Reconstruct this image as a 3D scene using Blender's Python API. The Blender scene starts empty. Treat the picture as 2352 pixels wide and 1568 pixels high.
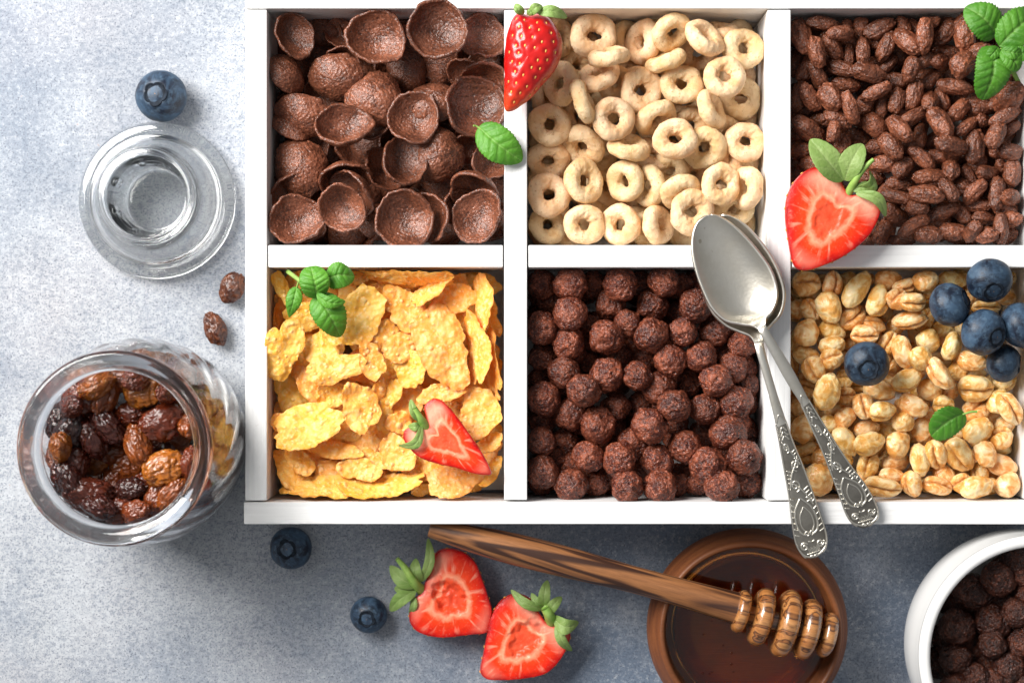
import bpy, bmesh, math, random
import numpy as np
from mathutils import Matrix, Vector

# ------------------------------------------------------------------ camera, world, light
SC = bpy.context.scene
COL = SC.collection
D_CAM = 700.0                      # camera height above the table, mm
S_RIM = 0.15                       # mm per layout pixel at the rim of the tray
Z_RIM = 40.0                       # height of the tray, mm

cam_d = bpy.data.cameras.new('camera'); cam = bpy.data.objects.new('camera', cam_d); COL.objects.link(cam)
cam.location = (0, 0, D_CAM * .001); cam.rotation_euler = (0, 0, 0)
cam_d.sensor_width = 36.0
cam_d.lens = 36.0 * (D_CAM - Z_RIM) / (2352 * S_RIM)
cam_d.clip_start = .01; cam_d.clip_end = 20
cam_d.dof.use_dof = True; cam_d.dof.focus_distance = .662; cam_d.dof.aperture_fstop = 13.0
SC.camera = cam

world = bpy.data.worlds.new("World"); SC.world = world; world.use_nodes = True
bg = world.node_tree.nodes['Background']
bg.inputs['Color'].default_value = (.97, .985, 1.0, 1)
wt = world.node_tree                                  # a pale ceiling, dimmer towards the walls of the room
wc = wt.nodes.new('ShaderNodeTexCoord'); ws = wt.nodes.new('ShaderNodeSeparateXYZ'); wm = wt.nodes.new('ShaderNodeMapRange')
wt.links.new(wc.outputs['Generated'], ws.inputs[0]); wt.links.new(ws.outputs['Z'], wm.inputs['Value'])
wm.inputs['From Min'].default_value = .1; wm.inputs['From Max'].default_value = .95
wm.inputs['To Min'].default_value = .17; wm.inputs['To Max'].default_value = .40
wt.links.new(wm.outputs[0], bg.inputs['Strength'])

def area(name, loc, target, size, power, color, sizey=None):
    d = bpy.data.lights.new(name, 'AREA'); d.energy = power; d.color = color
    d.shape = 'RECTANGLE'; d.size = size; d.size_y = sizey or size
    o = bpy.data.objects.new(name, d); COL.objects.link(o); o.location = loc
    o.rotation_euler = (Vector(target) - Vector(loc)).to_track_quat('-Z', 'Y').to_euler()
    return o
area('window_softbox', (-.50, .38, .56), (0.0, 0.0, .02), .50, 17.5, (1, .972, .935), .50)

SC.view_settings.view_transform = 'Standard'; SC.view_settings.look = 'None'
SC.view_settings.exposure = 0.0; SC.view_settings.gamma = 1.0
SC.view_settings.use_curve_mapping = False
SC.render.engine = 'CYCLES'
cy = SC.cycles
cy.use_denoising = True
try:
    cy.denoiser = 'OPENIMAGEDENOISE'; cy.denoising_input_passes = 'RGB_ALBEDO_NORMAL'
except Exception: pass
cy.max_bounces = 18; cy.transparent_max_bounces = 24; cy.transmission_bounces = 12; cy.glossy_bounces = 6; cy.diffuse_bounces = 4
cy.caustics_refractive = True; cy.caustics_reflective = False; cy.blur_glossy = .6
cy.sample_clamp_indirect = 25.0

# ------------------------------------------------------------------ layout helpers
def K(z): return S_RIM * (D_CAM - z) / (D_CAM - Z_RIM)
def P(px, py, z=0.0):
    k = K(z); return np.array([(px - 1176) * k, -(py - 784) * k, z])
class Reg:
    def __init__(s, ox, oy, f): s.ox, s.oy, s.f = ox, oy, f
    def px(s, x, y): return ((s.ox + x * s.f) / 1.7415, (s.oy + y * s.f) / 1.7415)
    def P(s, x, y, z=0.0):
        a, b = s.px(x, y); return P(a, b, z)
    def L(s, r, z=0.0): return r * s.f / 1.7415 * K(z)
RS = Reg(960, 0, .6758); RR = Reg(1960, 0, .6758); RP = Reg(3060, 0, .7014)
RF = Reg(960, 1000, .7143); RB = Reg(2060, 1000, .7143); RW = Reg(3060, 1000, .7145)
RJ = Reg(0, 1000, .7971); RL = Reg(900, 2000, .6803); RH = Reg(2500, 2000, .6786)
RK = Reg(2740, 840, .906)

# ------------------------------------------------------------------ noise
_rs = np.random.RandomState(7)
_perm = np.concatenate([_rs.permutation(256)] * 3)
_g = _rs.normal(size=(256, 3)); _g /= np.linalg.norm(_g, axis=1)[:, None]
def noise(p):
    p = np.asarray(p, float); i = np.floor(p).astype(int); f = p - i; i &= 255
    u = f * f * f * (f * (f * 6 - 15) + 10)
    def gr(dx, dy, dz):
        h = _perm[_perm[_perm[i[:, 0] + dx] + i[:, 1] + dy] + i[:, 2] + dz]
        return np.einsum('ij,ij->i', _g[h], f - np.array([dx, dy, dz]))
    def lerp(a, b, t): return a + (b - a) * t
    x0 = lerp(gr(0,0,0), gr(1,0,0), u[:,0]); x1 = lerp(gr(0,1,0), gr(1,1,0), u[:,0])
    x2 = lerp(gr(0,0,1), gr(1,0,1), u[:,0]); x3 = lerp(gr(0,1,1), gr(1,1,1), u[:,0])
    return 1.5 * lerp(lerp(x0, x1, u[:,1]), lerp(x2, x3, u[:,1]), u[:,2])
def fbm(p, o=3):
    p = np.asarray(p, float); s = 0; a = 1.0
    for k in range(o): s = s + a * noise(p * 2 ** k + 13.7 * k); a *= .5
    return s
def ridge(p): return 1 - np.abs(noise(p)) * 1.6

# ------------------------------------------------------------------ mesh helpers (all in mm)
def mesh(name, v, f, mats, attr=None, fm=None, smooth=True):
    me = bpy.data.meshes.new(name)
    me.from_pydata((np.asarray(v) * .001).tolist(), [], f if isinstance(f, list) else f.tolist())
    for m in (mats if isinstance(mats, (list, tuple)) else [mats]): me.materials.append(m)
    if smooth: me.polygons.foreach_set('use_smooth', np.ones(len(me.polygons), bool))
    if fm is not None: me.polygons.foreach_set('material_index', np.asarray(fm, np.int32))
    if attr is not None:
        a = me.color_attributes.new('tone', 'FLOAT_COLOR', 'POINT')
        full = np.ones((len(me.vertices), 4), np.float32); full[:, :attr.shape[1]] = attr
        a.data.foreach_set('color', full.ravel())
    me.update(); return me
def tag(o, label, cat, group=None, kind=None):
    if label: o['label'] = label
    if cat: o['category'] = cat
    if group: o['group'] = group
    if kind: o['kind'] = kind
    return o
def empty(name, loc, label, cat, group=None):
    o = bpy.data.objects.new(name, None); COL.objects.link(o); o.empty_display_size = .005
    o.location = Vector(loc) * .001; return tag(o, label, cat, group)
def mk(name, v, f, mats, parent=None, origin=None, attr=None, fm=None, smooth=True):
    """world-space mm mesh -> object with its own origin, parented without inverse"""
    v = np.asarray(v, float)
    org = np.asarray(origin, float) if origin is not None else np.array([*(v[:, :2].mean(0)), v[:, 2].min()])
    o = bpy.data.objects.new(name, mesh(name, v - org, f, mats, attr, fm, smooth)); COL.objects.link(o)
    if parent is not None:
        base = Vector((0, 0, 0)); p = parent
        while p is not None: base += p.location; p = p.parent
        o.parent = parent; o.location = Vector(org) * .001 - base
    else: o.location = Vector(org) * .001
    return o
def place(name, me, pos, rot, scale, label, cat, group):
    o = bpy.data.objects.new(name, me); COL.objects.link(o)
    o.matrix_world = Matrix.Translation(Vector(pos) * .001) @ rot.to_4x4() @ Matrix.Diagonal((*scale, 1))
    return tag(o, label, cat, group)
def tilt(th, ph, spin=0.0):
    a = math.radians; Z = lambda q: Matrix.Rotation(a(q), 3, 'Z')
    return Z(ph) @ Matrix.Rotation(a(th), 3, 'Y') @ Z(spin - ph)
def merge(parts):
    V, F, n = [], [], 0
    for v, f in parts:
        V.append(np.asarray(v)); F += [tuple(i + n for i in q) for q in f]; n += len(v)
    return np.concatenate(V), F
_ico = {}
def ico(n):
    if n not in _ico:
        bm = bmesh.new(); bmesh.ops.create_icosphere(bm, subdivisions=n, radius=1)
        _ico[n] = (np.array([v.co[:] for v in bm.verts]), [tuple(v.index for v in f.verts) for f in bm.faces]); bm.free()
    return _ico[n][0].copy(), list(_ico[n][1])
def gridf(nu, nv, cu=False, cv=False, off=0, flip=False):
    F = []
    for i in range(nu if cu else nu - 1):
        for j in range(nv if cv else nv - 1):
            a, b = i * nv + j, ((i + 1) % nu) * nv + j
            c, d = ((i + 1) % nu) * nv + (j + 1) % nv, i * nv + (j + 1) % nv
            F.append((a + off, d + off, c + off, b + off) if flip else (a + off, b + off, c + off, d + off))
    return F
def lathe(prof, n=96, mod=None, center=(0, 0, 0)):
    """prof: (r, z) list from axis to axis or closed; mod(r,z,phi,k)->(r,z)"""
    pr = np.array(prof, float); m = len(pr); ph = np.arange(n) * 2 * np.pi / n
    r = np.repeat(pr[None, :, 0], n, 0); z = np.repeat(pr[None, :, 1], n, 0); p = np.repeat(ph[:, None], m, 1)
    if mod: r, z = mod(r, z, p)
    v = np.stack([r * np.cos(p), r * np.sin(p), z], -1).reshape(-1, 3) + np.array(center)
    return v, gridf(n, m, cu=True)
def smooth_prof(pts, n=80):
    return catmull(np.array(pts, float), n)
def catmull(pts, n, closed=False):
    pts = np.asarray(pts, float)
    q = np.vstack([pts[-1:], pts, pts[:2]]) if closed else np.vstack([2 * pts[:1] - pts[1:2], pts, 2 * pts[-1:] - pts[-2:-1]])
    m = len(pts) if closed else len(pts) - 1
    t = np.linspace(0, m, n, endpoint=not closed); i = np.minimum(t.astype(int), m - 1); f = (t - i)[:, None]
    a, b, c, d = q[i], q[i + 1], q[i + 2], q[i + 3]
    return .5 * (2 * b + (c - a) * f + (2 * a - 5 * b + 4 * c - d) * f ** 2 + (3 * b - a - 3 * c + d) * f ** 3)
def tube(pts, rad, n=8, caps=True):
    pts = np.asarray(pts, float); m = len(pts); rad = np.broadcast_to(rad, (m,))
    tg = np.gradient(pts, axis=0); tg /= np.linalg.norm(tg, axis=1)[:, None] + 1e-9
    up = np.array([0, 0, 1.0]); s = np.cross(tg, up); l = np.linalg.norm(s, axis=1)
    s[l < 1e-4] = [1, 0, 0]; s /= np.linalg.norm(s, axis=1)[:, None]; w = np.cross(s, tg)
    a = np.arange(n) * 2 * np.pi / n
    v = pts[:, None] + rad[:, None, None] * (s[:, None] * np.cos(a)[None, :, None] + w[:, None] * np.sin(a)[None, :, None])
    v = v.reshape(-1, 3); F = gridf(m, n, cv=True)
    if caps:
        v = np.vstack([v, pts[:1], pts[-1:]]); k = m * n
        F += [(k, i, (i + 1) % n)[::-1] for i in range(n)] + [(k + 1, (m - 1) * n + i, (m - 1) * n + (i + 1) % n) for i in range(n)]
    return v, F
def sheet(g, th):
    """g: nu x nv x 3 grid, gets thickness th along its normals"""
    nu, nv = g.shape[:2]
    du = np.gradient(g, axis=0); dv = np.gradient(g, axis=1); n = np.cross(du, dv)
    n /= np.linalg.norm(n, axis=2)[..., None] + 1e-9
    if n[..., 2].mean() < 0: n = -n
    v = np.vstack([g.reshape(-1, 3), (g - n * th).reshape(-1, 3)]); N = nu * nv
    F = gridf(nu, nv) + gridf(nu, nv, off=N, flip=True)
    e = [i * nv for i in range(nu)] + [(nu - 1) * nv + j for j in range(1, nv)] + \
        [i * nv + nv - 1 for i in range(nu - 2, -1, -1)] + [j for j in range(nv - 2, 0, -1)]
    F += [(e[k], e[(k + 1) % len(e)], e[(k + 1) % len(e)] + N, e[k] + N)[::-1] for k in range(len(e))]
    return v, F
def box(x0, x1, y0, y1, z0, z1, bev=.5):
    bm = bmesh.new(); bmesh.ops.create_cube(bm, size=1)
    for v in bm.verts: v.co = ((x0 + x1) / 2 + v.co.x * (x1 - x0), (y0 + y1) / 2 + v.co.y * (y1 - y0), (z0 + z1) / 2 + v.co.z * (z1 - z0))
    if bev: bmesh.ops.bevel(bm, geom=bm.edges[:], offset=bev, segments=3, affect='EDGES', profile=.6)
    bm.verts.index_update()
    r = np.array([v.co[:] for v in bm.verts]), [tuple(v.index for v in f.verts) for f in bm.faces]; bm.free(); return r

# ------------------------------------------------------------------ materials
class NT:
    def __init__(s, name):
        s.m = bpy.data.materials.new(name); s.m.use_nodes = True; s.t = s.m.node_tree; s.b = s.t.nodes['Principled BSDF']
        s.out = s.t.nodes['Material Output']
    def n(s, typ, **kw):
        nd = s.t.nodes.new(typ)
        for k, v in kw.items():
            if k in nd.inputs: s.set(nd.inputs[k], v)
            else: setattr(nd, k, v)
        return nd
    def set(s, sock, v):
        if isinstance(v, bpy.types.NodeSocket): s.t.links.new(v, sock)
        elif isinstance(v, (tuple, list)) and len(v) == 3 and sock.type == 'RGBA': sock.default_value = (*v, 1)
        else: sock.default_value = v
    def coord(s, kind='Object', scale=None):
        c = s.n('ShaderNodeTexCoord').outputs[kind]
        if scale is not None: c = s.n('ShaderNodeMapping', Vector=c, Scale=scale).outputs[0]
        return c
    def noise(s, vec, scale, detail=4, rough=.55, dist=0.0):
        return s.n('ShaderNodeTexNoise', Vector=vec, Scale=scale, Detail=detail, Roughness=rough, Distortion=dist).outputs['Fac']
    def ramp(s, fac, stops, interp='LINEAR'):
        r = s.n('ShaderNodeValToRGB', Fac=fac); r.color_ramp.interpolation = interp; e = r.color_ramp.elements
        while len(e) < len(stops): e.new(.5)
        for k, (p, c) in enumerate(stops):
            e[k].position = p; e[k].color = (*c, 1) if isinstance(c, (tuple, list)) else (c, c, c, 1)
        return r.outputs['Color']
    def mix(s, fac, a, b, mode='MIX'):
        m = s.n('ShaderNodeMix', data_type='RGBA', blend_type=mode)
        s.set(m.inputs[0], fac); s.set(m.inputs[6], a); s.set(m.inputs[7], b); return m.outputs[2]
    def math(s, op, a, b=0.0):
        m = s.n('ShaderNodeMath', operation=op); s.set(m.inputs[0], a); s.set(m.inputs[1], b); return m.outputs[0]
    def vary(s, col, lo=.8, hi=1.2, hue=0.0):
        r = s.n('ShaderNodeObjectInfo').outputs['Random']
        v = s.n('ShaderNodeMapRange', Value=r); v.inputs[3].default_value = lo; v.inputs[4].default_value = hi
        h = s.n('ShaderNodeHueSaturation', Color=col, Value=v.outputs[0])
        if hue:
            r2 = s.math('FRACT', s.math('MULTIPLY', r, 37.3)); q = s.n('ShaderNodeMapRange', Value=r2)
            q.inputs[3].default_value = .5 - hue; q.inputs[4].default_value = .5 + hue; s.set(h.inputs['Hue'], q.outputs[0])
        return h.outputs[0]
    def bump(s, h, dist, strength=1.0):
        s.set(s.b.inputs['Normal'], s.n('ShaderNodeBump', Height=h, Distance=dist, Strength=strength).outputs[0])
    def done(s, **kw):
        for k, v in kw.items(): s.set(s.b.inputs[k.replace('_', ' ')], v)
        return s.m

def m_choc(name, dark, light, rough=.38, pore=1400, spec=.5, bump=.0007):
    t = NT(name); c = t.coord()
    n1 = t.noise(c, 240, 4, .6); n2 = t.noise(c, pore, 3, .65)
    vo = t.n('ShaderNodeTexVoronoi', Vector=c, Scale=pore * .55, feature='F1').outputs['Distance']
    pit = t.ramp(vo, [(.10, 0), (.34, 1)])
    col = t.mix(t.ramp(n1, [(.36, 0), (.66, 1)]), dark, light)
    col = t.mix(t.ramp(n2, [(.55, 0), (.68, .8)]), col, tuple(min(1, x * 1.75) for x in light))
    col = t.mix(t.ramp(n2, [(.33, .85), (.45, 0)]), col, tuple(x * .35 for x in dark))
    h = t.math('ADD', t.math('ADD', n2, t.math('MULTIPLY', n1, .6)), t.math('MULTIPLY', pit, .35))
    t.bump(h, bump)
    return t.done(Base_Color=t.vary(col, .74, 1.22), Roughness=t.ramp(n2, [(.35, rough + .18), (.65, rough - .1)]), Specular_IOR_Level=spec)
M = {}
M['shell'] = m_choc('chocolate_shell_crust', (.090, .028, .014), (.23, .080, .043), .19, 1300, .6, .0004)
M['ball'] = m_choc('chocolate_ball_crust', (.070, .014, .008), (.25, .070, .036), .17, 1000, .5, .0009)
M['ball_shaded'] = m_choc('shaded_chocolate_ball_crust', (.032, .008, .005), (.10, .030, .016), .25, 950, .45, .0011)  # darker copy of the ball crust, with the deep bowl's shade painted in
M['rice'] = m_choc('chocolate_rice_crust', (.105, .030, .014), (.26, .086, .043), .19, 1200, .6, .0005)

def m_ring():
    t = NT('oat_ring_crust'); c = t.coord()
    n1 = t.noise(c, 160, 4); n2 = t.noise(c, 700, 5, .7); n3 = t.noise(c, 1200, 2)
    col = t.mix(t.ramp(n1, [(.35, 0), (.65, 1)]), (.76, .46, .215), (.93, .69, .43))
    col = t.mix(t.ramp(n2, [(.57, 0), (.66, .75)]), col, (.52, .26, .085))
    col = t.mix(t.ramp(n3, [(.66, 0), (.74, .6)]), col, (.85, .72, .50))
    t.bump(t.math('ADD', n2, t.math('MULTIPLY', n1, .8)), .0006)
    return t.done(Base_Color=t.vary(col, .86, 1.06, .008), Roughness=.62, Specular_IOR_Level=.3, Subsurface_Weight=.12, Subsurface_Radius=(.002, .001, .0005), Subsurface_Scale=.6)
M['ring'] = m_ring()
def m_flake():
    t = NT('corn_flake_crust'); c = t.coord(); v = t.n('ShaderNodeVertexColor', layer_name='tone').outputs[0]; sep = t.n('ShaderNodeSeparateColor', Color=v)
    n1 = t.noise(c, 130, 4); n2 = t.noise(c, 650, 4, .6); n3 = t.noise(c, 75, 3)
    col = t.mix(t.ramp(n1, [(.34, 0), (.66, 1)]), (.93, .36, .034), (.96, .53, .125))
    col = t.mix(t.ramp(n2, [(.50, 0), (.66, .5)]), col, (.975, .71, .36))
    col = t.mix(t.math('MULTIPLY', sep.outputs[0], .4), col, (.98, .78, .45))
    col = t.mix(t.math('MULTIPLY', sep.outputs[1], t.ramp(n3, [(.42, 0), (.62, .75)])), col, (.72, .25, .025))
    t.bump(n2, .0003)
    return t.done(Base_Color=t.vary(col, .90, 1.05, .010), Roughness=.45, Specular_IOR_Level=.35, Subsurface_Weight=.25, Subsurface_Radius=(.003, .0015, .0004), Subsurface_Scale=.5)
M['flake'] = m_flake()
def m_wheat():
    t = NT('puffed_wheat_glaze'); c = t.coord(); a = t.n('ShaderNodeVertexColor', layer_name='tone').outputs[0]
    sep = t.n('ShaderNodeSeparateColor', Color=a)
    n1 = t.noise(c, 230, 3, .6, .5); n2 = t.noise(c, 700, 3)
    col = t.mix(t.ramp(n1, [(.40, 0), (.56, 1)]), (.72, .33, .075), (.92, .63, .29))
    col = t.mix(t.ramp(n1, [(.53, 0), (.66, .6)]), col, (.94, .78, .50))
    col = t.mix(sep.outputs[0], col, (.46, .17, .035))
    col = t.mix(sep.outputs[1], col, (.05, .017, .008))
    t.bump(t.math('ADD', n1, t.math('MULTIPLY', n2, .3)), .0005)
    return t.done(Base_Color=t.vary(col, .88, 1.08, .01), Roughness=.36, Specular_IOR_Level=.4, Coat_Weight=.22, Coat_Roughness=.14, Subsurface_Weight=.15, Subsurface_Radius=(.002, .001, .0004), Subsurface_Scale=.5)
M['wheat'] = m_wheat()
def m_raisin():
    t = NT('raisin_skin'); c = t.coord(); r = t.n('ShaderNodeObjectInfo').outputs['Random']
    base = t.ramp(r, [(0, (.022, .007, .006)), (.25, (.055, .010, .006)), (.5, (.13, .022, .006)), (.75, (.20, .048, .007)), (1, (.33, .10, .010))])
    n1 = t.noise(c, 180, 4, .6, 1.0)
    col = t.mix(t.ramp(n1, [(.35, .55), (.55, 0)]), base, (.05, .014, .008))
    t.bump(n1, .0008)
    return t.done(Base_Color=col, Roughness=.2, Specular_IOR_Level=.55, Subsurface_Weight=.2, Subsurface_Radius=(.004, .0015, .0005), Subsurface_Scale=.7)
M['raisin'] = m_raisin()
def m_raisin_dark():
    t = NT('dark_raisin_skin'); c = t.coord(); n1 = t.noise(c, 180, 4, .6, 1.0); t.bump(n1, .0008)
    return t.done(Base_Color=t.mix(t.ramp(n1, [(.38, 0), (.62, 1)]), (.035, .010, .007), (.15, .042, .012)), Roughness=.28)
M['raisin_dark'] = m_raisin_dark()
def m_berry():
    t = NT('blueberry_bloom'); c = t.coord()
    n1 = t.noise(c, 95, 5, .7, .6); n2 = t.noise(c, 420, 4, .65)
    col = t.mix(t.ramp(n1, [(.40, 0), (.58, 1)]), (.006, .010, .021), (.036, .070, .118))
    col = t.mix(t.ramp(n2, [(.52, 0), (.70, .6)]), col, (.075, .125, .18))
    col = t.mix(t.ramp(n2, [(.30, .6), (.42, 0)]), col, (.008, .012, .025))
    t.bump(n2, .00015)
    return t.done(Base_Color=t.vary(col, .8, 1.35), Roughness=t.ramp(n1, [(.35, .34), (.6, .6)]), Specular_IOR_Level=.4)
M['berry'] = m_berry()
def m_simple(name, a, b, scale, rough=.5, bump=.0002, **kw):
    t = NT(name); c = t.coord(); n = t.noise(c, scale, 5, .6)
    t.bump(n, bump); return t.done(Base_Color=t.mix(t.ramp(n, [(.33, 0), (.67, 1)]), a, b), Roughness=rough, **kw)
M['crown'] = m_simple('blueberry_crown', (.004, .006, .010), (.018, .027, .042), 500, .75, Specular_IOR_Level=.2)
M['scar'] = m_simple('blueberry_scar', (.22, .11, .05), (.34, .2, .1), 900, .8)
def m_leaf(name, a, b, pale, glow=.25):
    t = NT(name); v = t.n('ShaderNodeVertexColor', layer_name='tone').outputs[0]; sep = t.n('ShaderNodeSeparateColor', Color=v)
    c = t.coord(); n1 = t.noise(c, 130, 3); n2 = t.noise(c, 900, 4, .6)
    col = t.mix(t.ramp(n1, [(.3, 0), (.7, 1)]), a, b)
    col = t.mix(t.math('MULTIPLY', sep.outputs[0], .75), col, pale)
    t.bump(n2, .00035)
    tr = t.n('ShaderNodeBsdfTranslucent', Color=t.mix(.5, col, pale)); mx = t.n('ShaderNodeMixShader', Fac=glow)
    t.done(Base_Color=col, Roughness=.42, Specular_IOR_Level=.45)
    t.t.links.new(t.b.outputs[0], mx.inputs[1]); t.t.links.new(tr.outputs[0], mx.inputs[2]); t.t.links.new(mx.outputs[0], t.out.inputs['Surface'])
    return t.m
M['mint'] = m_leaf('mint_leaf', (.06, .235, .018), (.135, .39, .036), (.28, .50, .12), .32)
M['sepal'] = m_leaf('strawberry_sepal', (.21, .36, .075), (.36, .50, .16), (.46, .57, .24), .3)
M['stem'] = m_simple('green_stem', (.17, .34, .05), (.34, .5, .12), 300, .45)
def m_flesh():
    t = NT('strawberry_skin'); c = t.coord(); v = t.n('ShaderNodeVertexColor', layer_name='tone').outputs[0]; sep = t.n('ShaderNodeSeparateColor', Color=v)
    n = t.noise(c, 140, 3)
    col = t.mix(t.ramp(n, [(.3, 0), (.7, 1)]), (.42, .004, .005), (.60, .009, .006))
    col = t.mix(sep.outputs[0], col, (.80, .10, .02))
    t.bump(t.noise(c, 700, 3), .0001)
    return t.done(Base_Color=col, Roughness=.30, Specular_IOR_Level=.5, Coat_Weight=.18, Coat_Roughness=.15, Subsurface_Weight=.2, Subsurface_Radius=(.004, .0008, .0005), Subsurface_Scale=.6)
M['skin'] = m_flesh()
M['seed'] = m_simple('strawberry_seed', (.62, .28, .05), (.80, .48, .12), 700, .4)
def m_cut():
    # tone: R = 0 centre .. 1 edge, G = 0 calyx .. 1 tip, B = angle fraction
    t = NT('strawberry_cut_face'); v = t.n('ShaderNodeVertexColor', layer_name='tone').outputs[0]; sep = t.n('ShaderNodeSeparateColor', Color=v)
    c = t.coord(); s, g, ang = sep.outputs[0], sep.outputs[1], sep.outputs[2]
    w = t.math('ADD', s, t.math('MULTIPLY', t.math('SUBTRACT', t.noise(c, 150, 4, .6), .5), .42))
    ring = t.ramp(w, [(0, (.80, .06, .018)), (.20, (.83, .10, .04)), (.36, (.84, .08, .024)), (.45, (.92, .34, .20)), (.50, (.90, .25, .13)), (.58, (.83, .055, .009)), (.84, (.76, .022, .005)), (.95, (.58, .007, .005)), (1, (.38, .003, .004))])
    # fine pale fibres that run from the core to the skin
    vec = t.n('ShaderNodeCombineXYZ', X=t.math('MULTIPLY', ang, 30.0), Y=t.math('MULTIPLY', s, 1.3)).outputs[0]
    fib = t.noise(vec, 1.0, 2, .5)
    k = t.math('MULTIPLY', t.ramp(fib, [(.54, 0), (.66, .62)]), t.ramp(s, [(.45, 0), (.6, 1), (.85, .8), (.97, 0)]))
    col = t.mix(k, ring, (.93, .42, .28))
    pale = t.math('MULTIPLY', t.ramp(g, [(0.02, 1), (.22, 0)]), t.ramp(s, [(.80, 1), (.99, 0)]))
    col = t.mix(t.math('MULTIPLY', pale, .55), col, (.93, .66, .46))
    pt = t.math('MULTIPLY', t.ramp(g, [(.80, 0), (.95, .75)]), t.ramp(s, [(.85, 1), (1, 0)]))
    col = t.mix(t.math('MULTIPLY', pt, .6), col, (.90, .38, .26))
    gr = t.noise(c, 1300, 3, .6)
    col = t.mix(t.ramp(gr, [(.60, 0), (.75, .22)]), col, (.95, .50, .36))
    t.bump(t.math('ADD', t.noise(c, 420, 4, .6), t.math('MULTIPLY', gr, .3)), .00022)
    return t.done(Base_Color=col, Roughness=.32, Specular_IOR_Level=.3, Subsurface_Weight=.1, Subsurface_Radius=(.004, .001, .0006), Subsurface_Scale=.6)
M['cut'] = m_cut()
def m_paint():
    t = NT('white_painted_wood'); r = t.n('ShaderNodeObjectInfo').outputs['Random']
    g = t.coord('Object')
    st = t.noise(t.n('ShaderNodeMapping', Vector=g, Scale=(9, 480, 480)).outputs[0], 1, 5, .6, .3)
    n2 = t.noise(g, 55, 4); sp = t.noise(g, 520, 3, .6); big = t.noise(g, 260, 3)
    col = t.mix(t.ramp(st, [(.25, .6), (.5, 0)]), (.86, .86, .855), (.70, .70, .70))
    col = t.mix(t.math('MULTIPLY', t.ramp(sp, [(.70, 0), (.78, .5)]), t.ramp(n2, [(.48, 0), (.62, 1)])), col, (.42, .34, .26))
    t.bump(t.math('ADD', st, t.math('MULTIPLY', big, .25)), .00035, .8)
    return t.done(Base_Color=col, Roughness=.5, Specular_IOR_Level=.35)
M['paint'] = m_paint()
FALLOFF_X = 13.32  # noise offset paints light falloff into the table: bright top-left, dark bottom-right
def m_table():
    t = NT('mottled_grey_tabletop'); c = t.coord()
    grain = t.noise(c, 520, 6, .88); grain2 = t.noise(c, 330, 7, .85); mid = t.noise(c, 60, 5, .7); big = t.noise(t.n('ShaderNodeMapping', Vector=c, Location=(FALLOFF_X, 0, 0)).outputs[0], 4.2, 5, .6)
    warm = t.noise(c, 14, 3)
    col = t.mix(t.ramp(big, [(.36, 0), (.62, 1)]), (.135, .175, .24), (.37, .39, .42))  # broad base tone with the falloff painted in; finer mottling follows
    col = t.mix(t.ramp(warm, [(.45, 0), (.7, .4)]), col, (.35, .335, .355))
    blot = t.noise(c, 26, 6, .75, .1)
    col = t.mix(t.ramp(blot, [(.50, 0), (.64, .36)]), col, (.47, .50, .54))
    col = t.mix(t.ramp(blot, [(.36, .38), (.48, 0)]), col, (.16, .20, .26))
    amt = t.ramp(mid, [(.36, .15), (.62, 1)])
    col = t.mix(t.math('MULTIPLY', t.ramp(grain, [(.42, .75), (.50, 0)]), amt), col, (.10, .13, .18))
    col = t.mix(t.math('MULTIPLY', t.ramp(grain2, [(.40, .6), (.46, 0)]), amt), col, (.13, .16, .21))
    col = t.mix(t.math('MULTIPLY', t.ramp(grain, [(.52, 0), (.60, .65)]), t.math('SUBTRACT', 1.2, amt)), col, (.52, .545, .58))
    fl = t.noise(c, 1500, 1, .5); col = t.mix(t.math('MULTIPLY', t.ramp(fl, [(.57, 0), (.63, .85)]), t.ramp(grain2, [(.40, .15), (.58, 1)])), col, (.075, .09, .13))
    sp = t.noise(c, 260, 2, .5); col = t.mix(t.ramp(sp, [(.75, 0), (.79, .6)]), col, (.30, .16, .11))
    t.bump(grain, .00006)
    return t.done(Base_Color=col, Roughness=.55, Specular_IOR_Level=.35)
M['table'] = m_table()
def m_glass(name, tint=(1, 1, 1), ior=1.45, clear=.4):
    # a thin-walled pane passes part of the light straight through
    t = NT(name); t.done(Base_Color=tint, Roughness=0.0, IOR=ior, Transmission_Weight=1.0)
    tr = t.n('ShaderNodeBsdfTransparent', Color=(.985, .985, .985)); mx = t.n('ShaderNodeMixShader', Fac=clear)
    t.t.links.new(t.b.outputs[0], mx.inputs[1]); t.t.links.new(tr.outputs[0], mx.inputs[2]); t.t.links.new(mx.outputs[0], t.out.inputs['Surface'])
    return t.m
M['glass'] = m_glass('clear_glass', (.995, 1.0, .998), 1.45, .05)
M['lid_glass'] = m_glass('clear_lid_glass', (.99, 1.0, .996), 1.52, 0.0)
def m_wood(name, stops, sc=(30, 260, 260), dist=2.0, rough=.42, **kw):
    t = NT(name); c = t.coord('Object')
    w = t.noise(t.n('ShaderNodeMapping', Vector=c, Scale=sc).outputs[0], 1, 3, .5, dist)
    f = t.noise(t.n('ShaderNodeMapping', Vector=c, Scale=(120, 2200, 2200)).outputs[0], 1, 3, .6)
    col = t.mix(t.ramp(f, [(.4, 0), (.7, .35)]), t.ramp(w, stops), (.05, .018, .008))
    t.bump(f, .00012)
    return t.done(Base_Color=col, Roughness=rough, **kw)
OLIVE = [(.36, (.20, .078, .027)), (.42, (.036, .013, .008)), (.45, (.25, .10, .035)), (.49, (.30, .125, .045)), (.515, (.042, .016, .009)), (.55, (.034, .013, .008)), (.575, (.28, .115, .042)), (.62, (.042, .016, .009)), (.67, (.25, .10, .036))]
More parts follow.
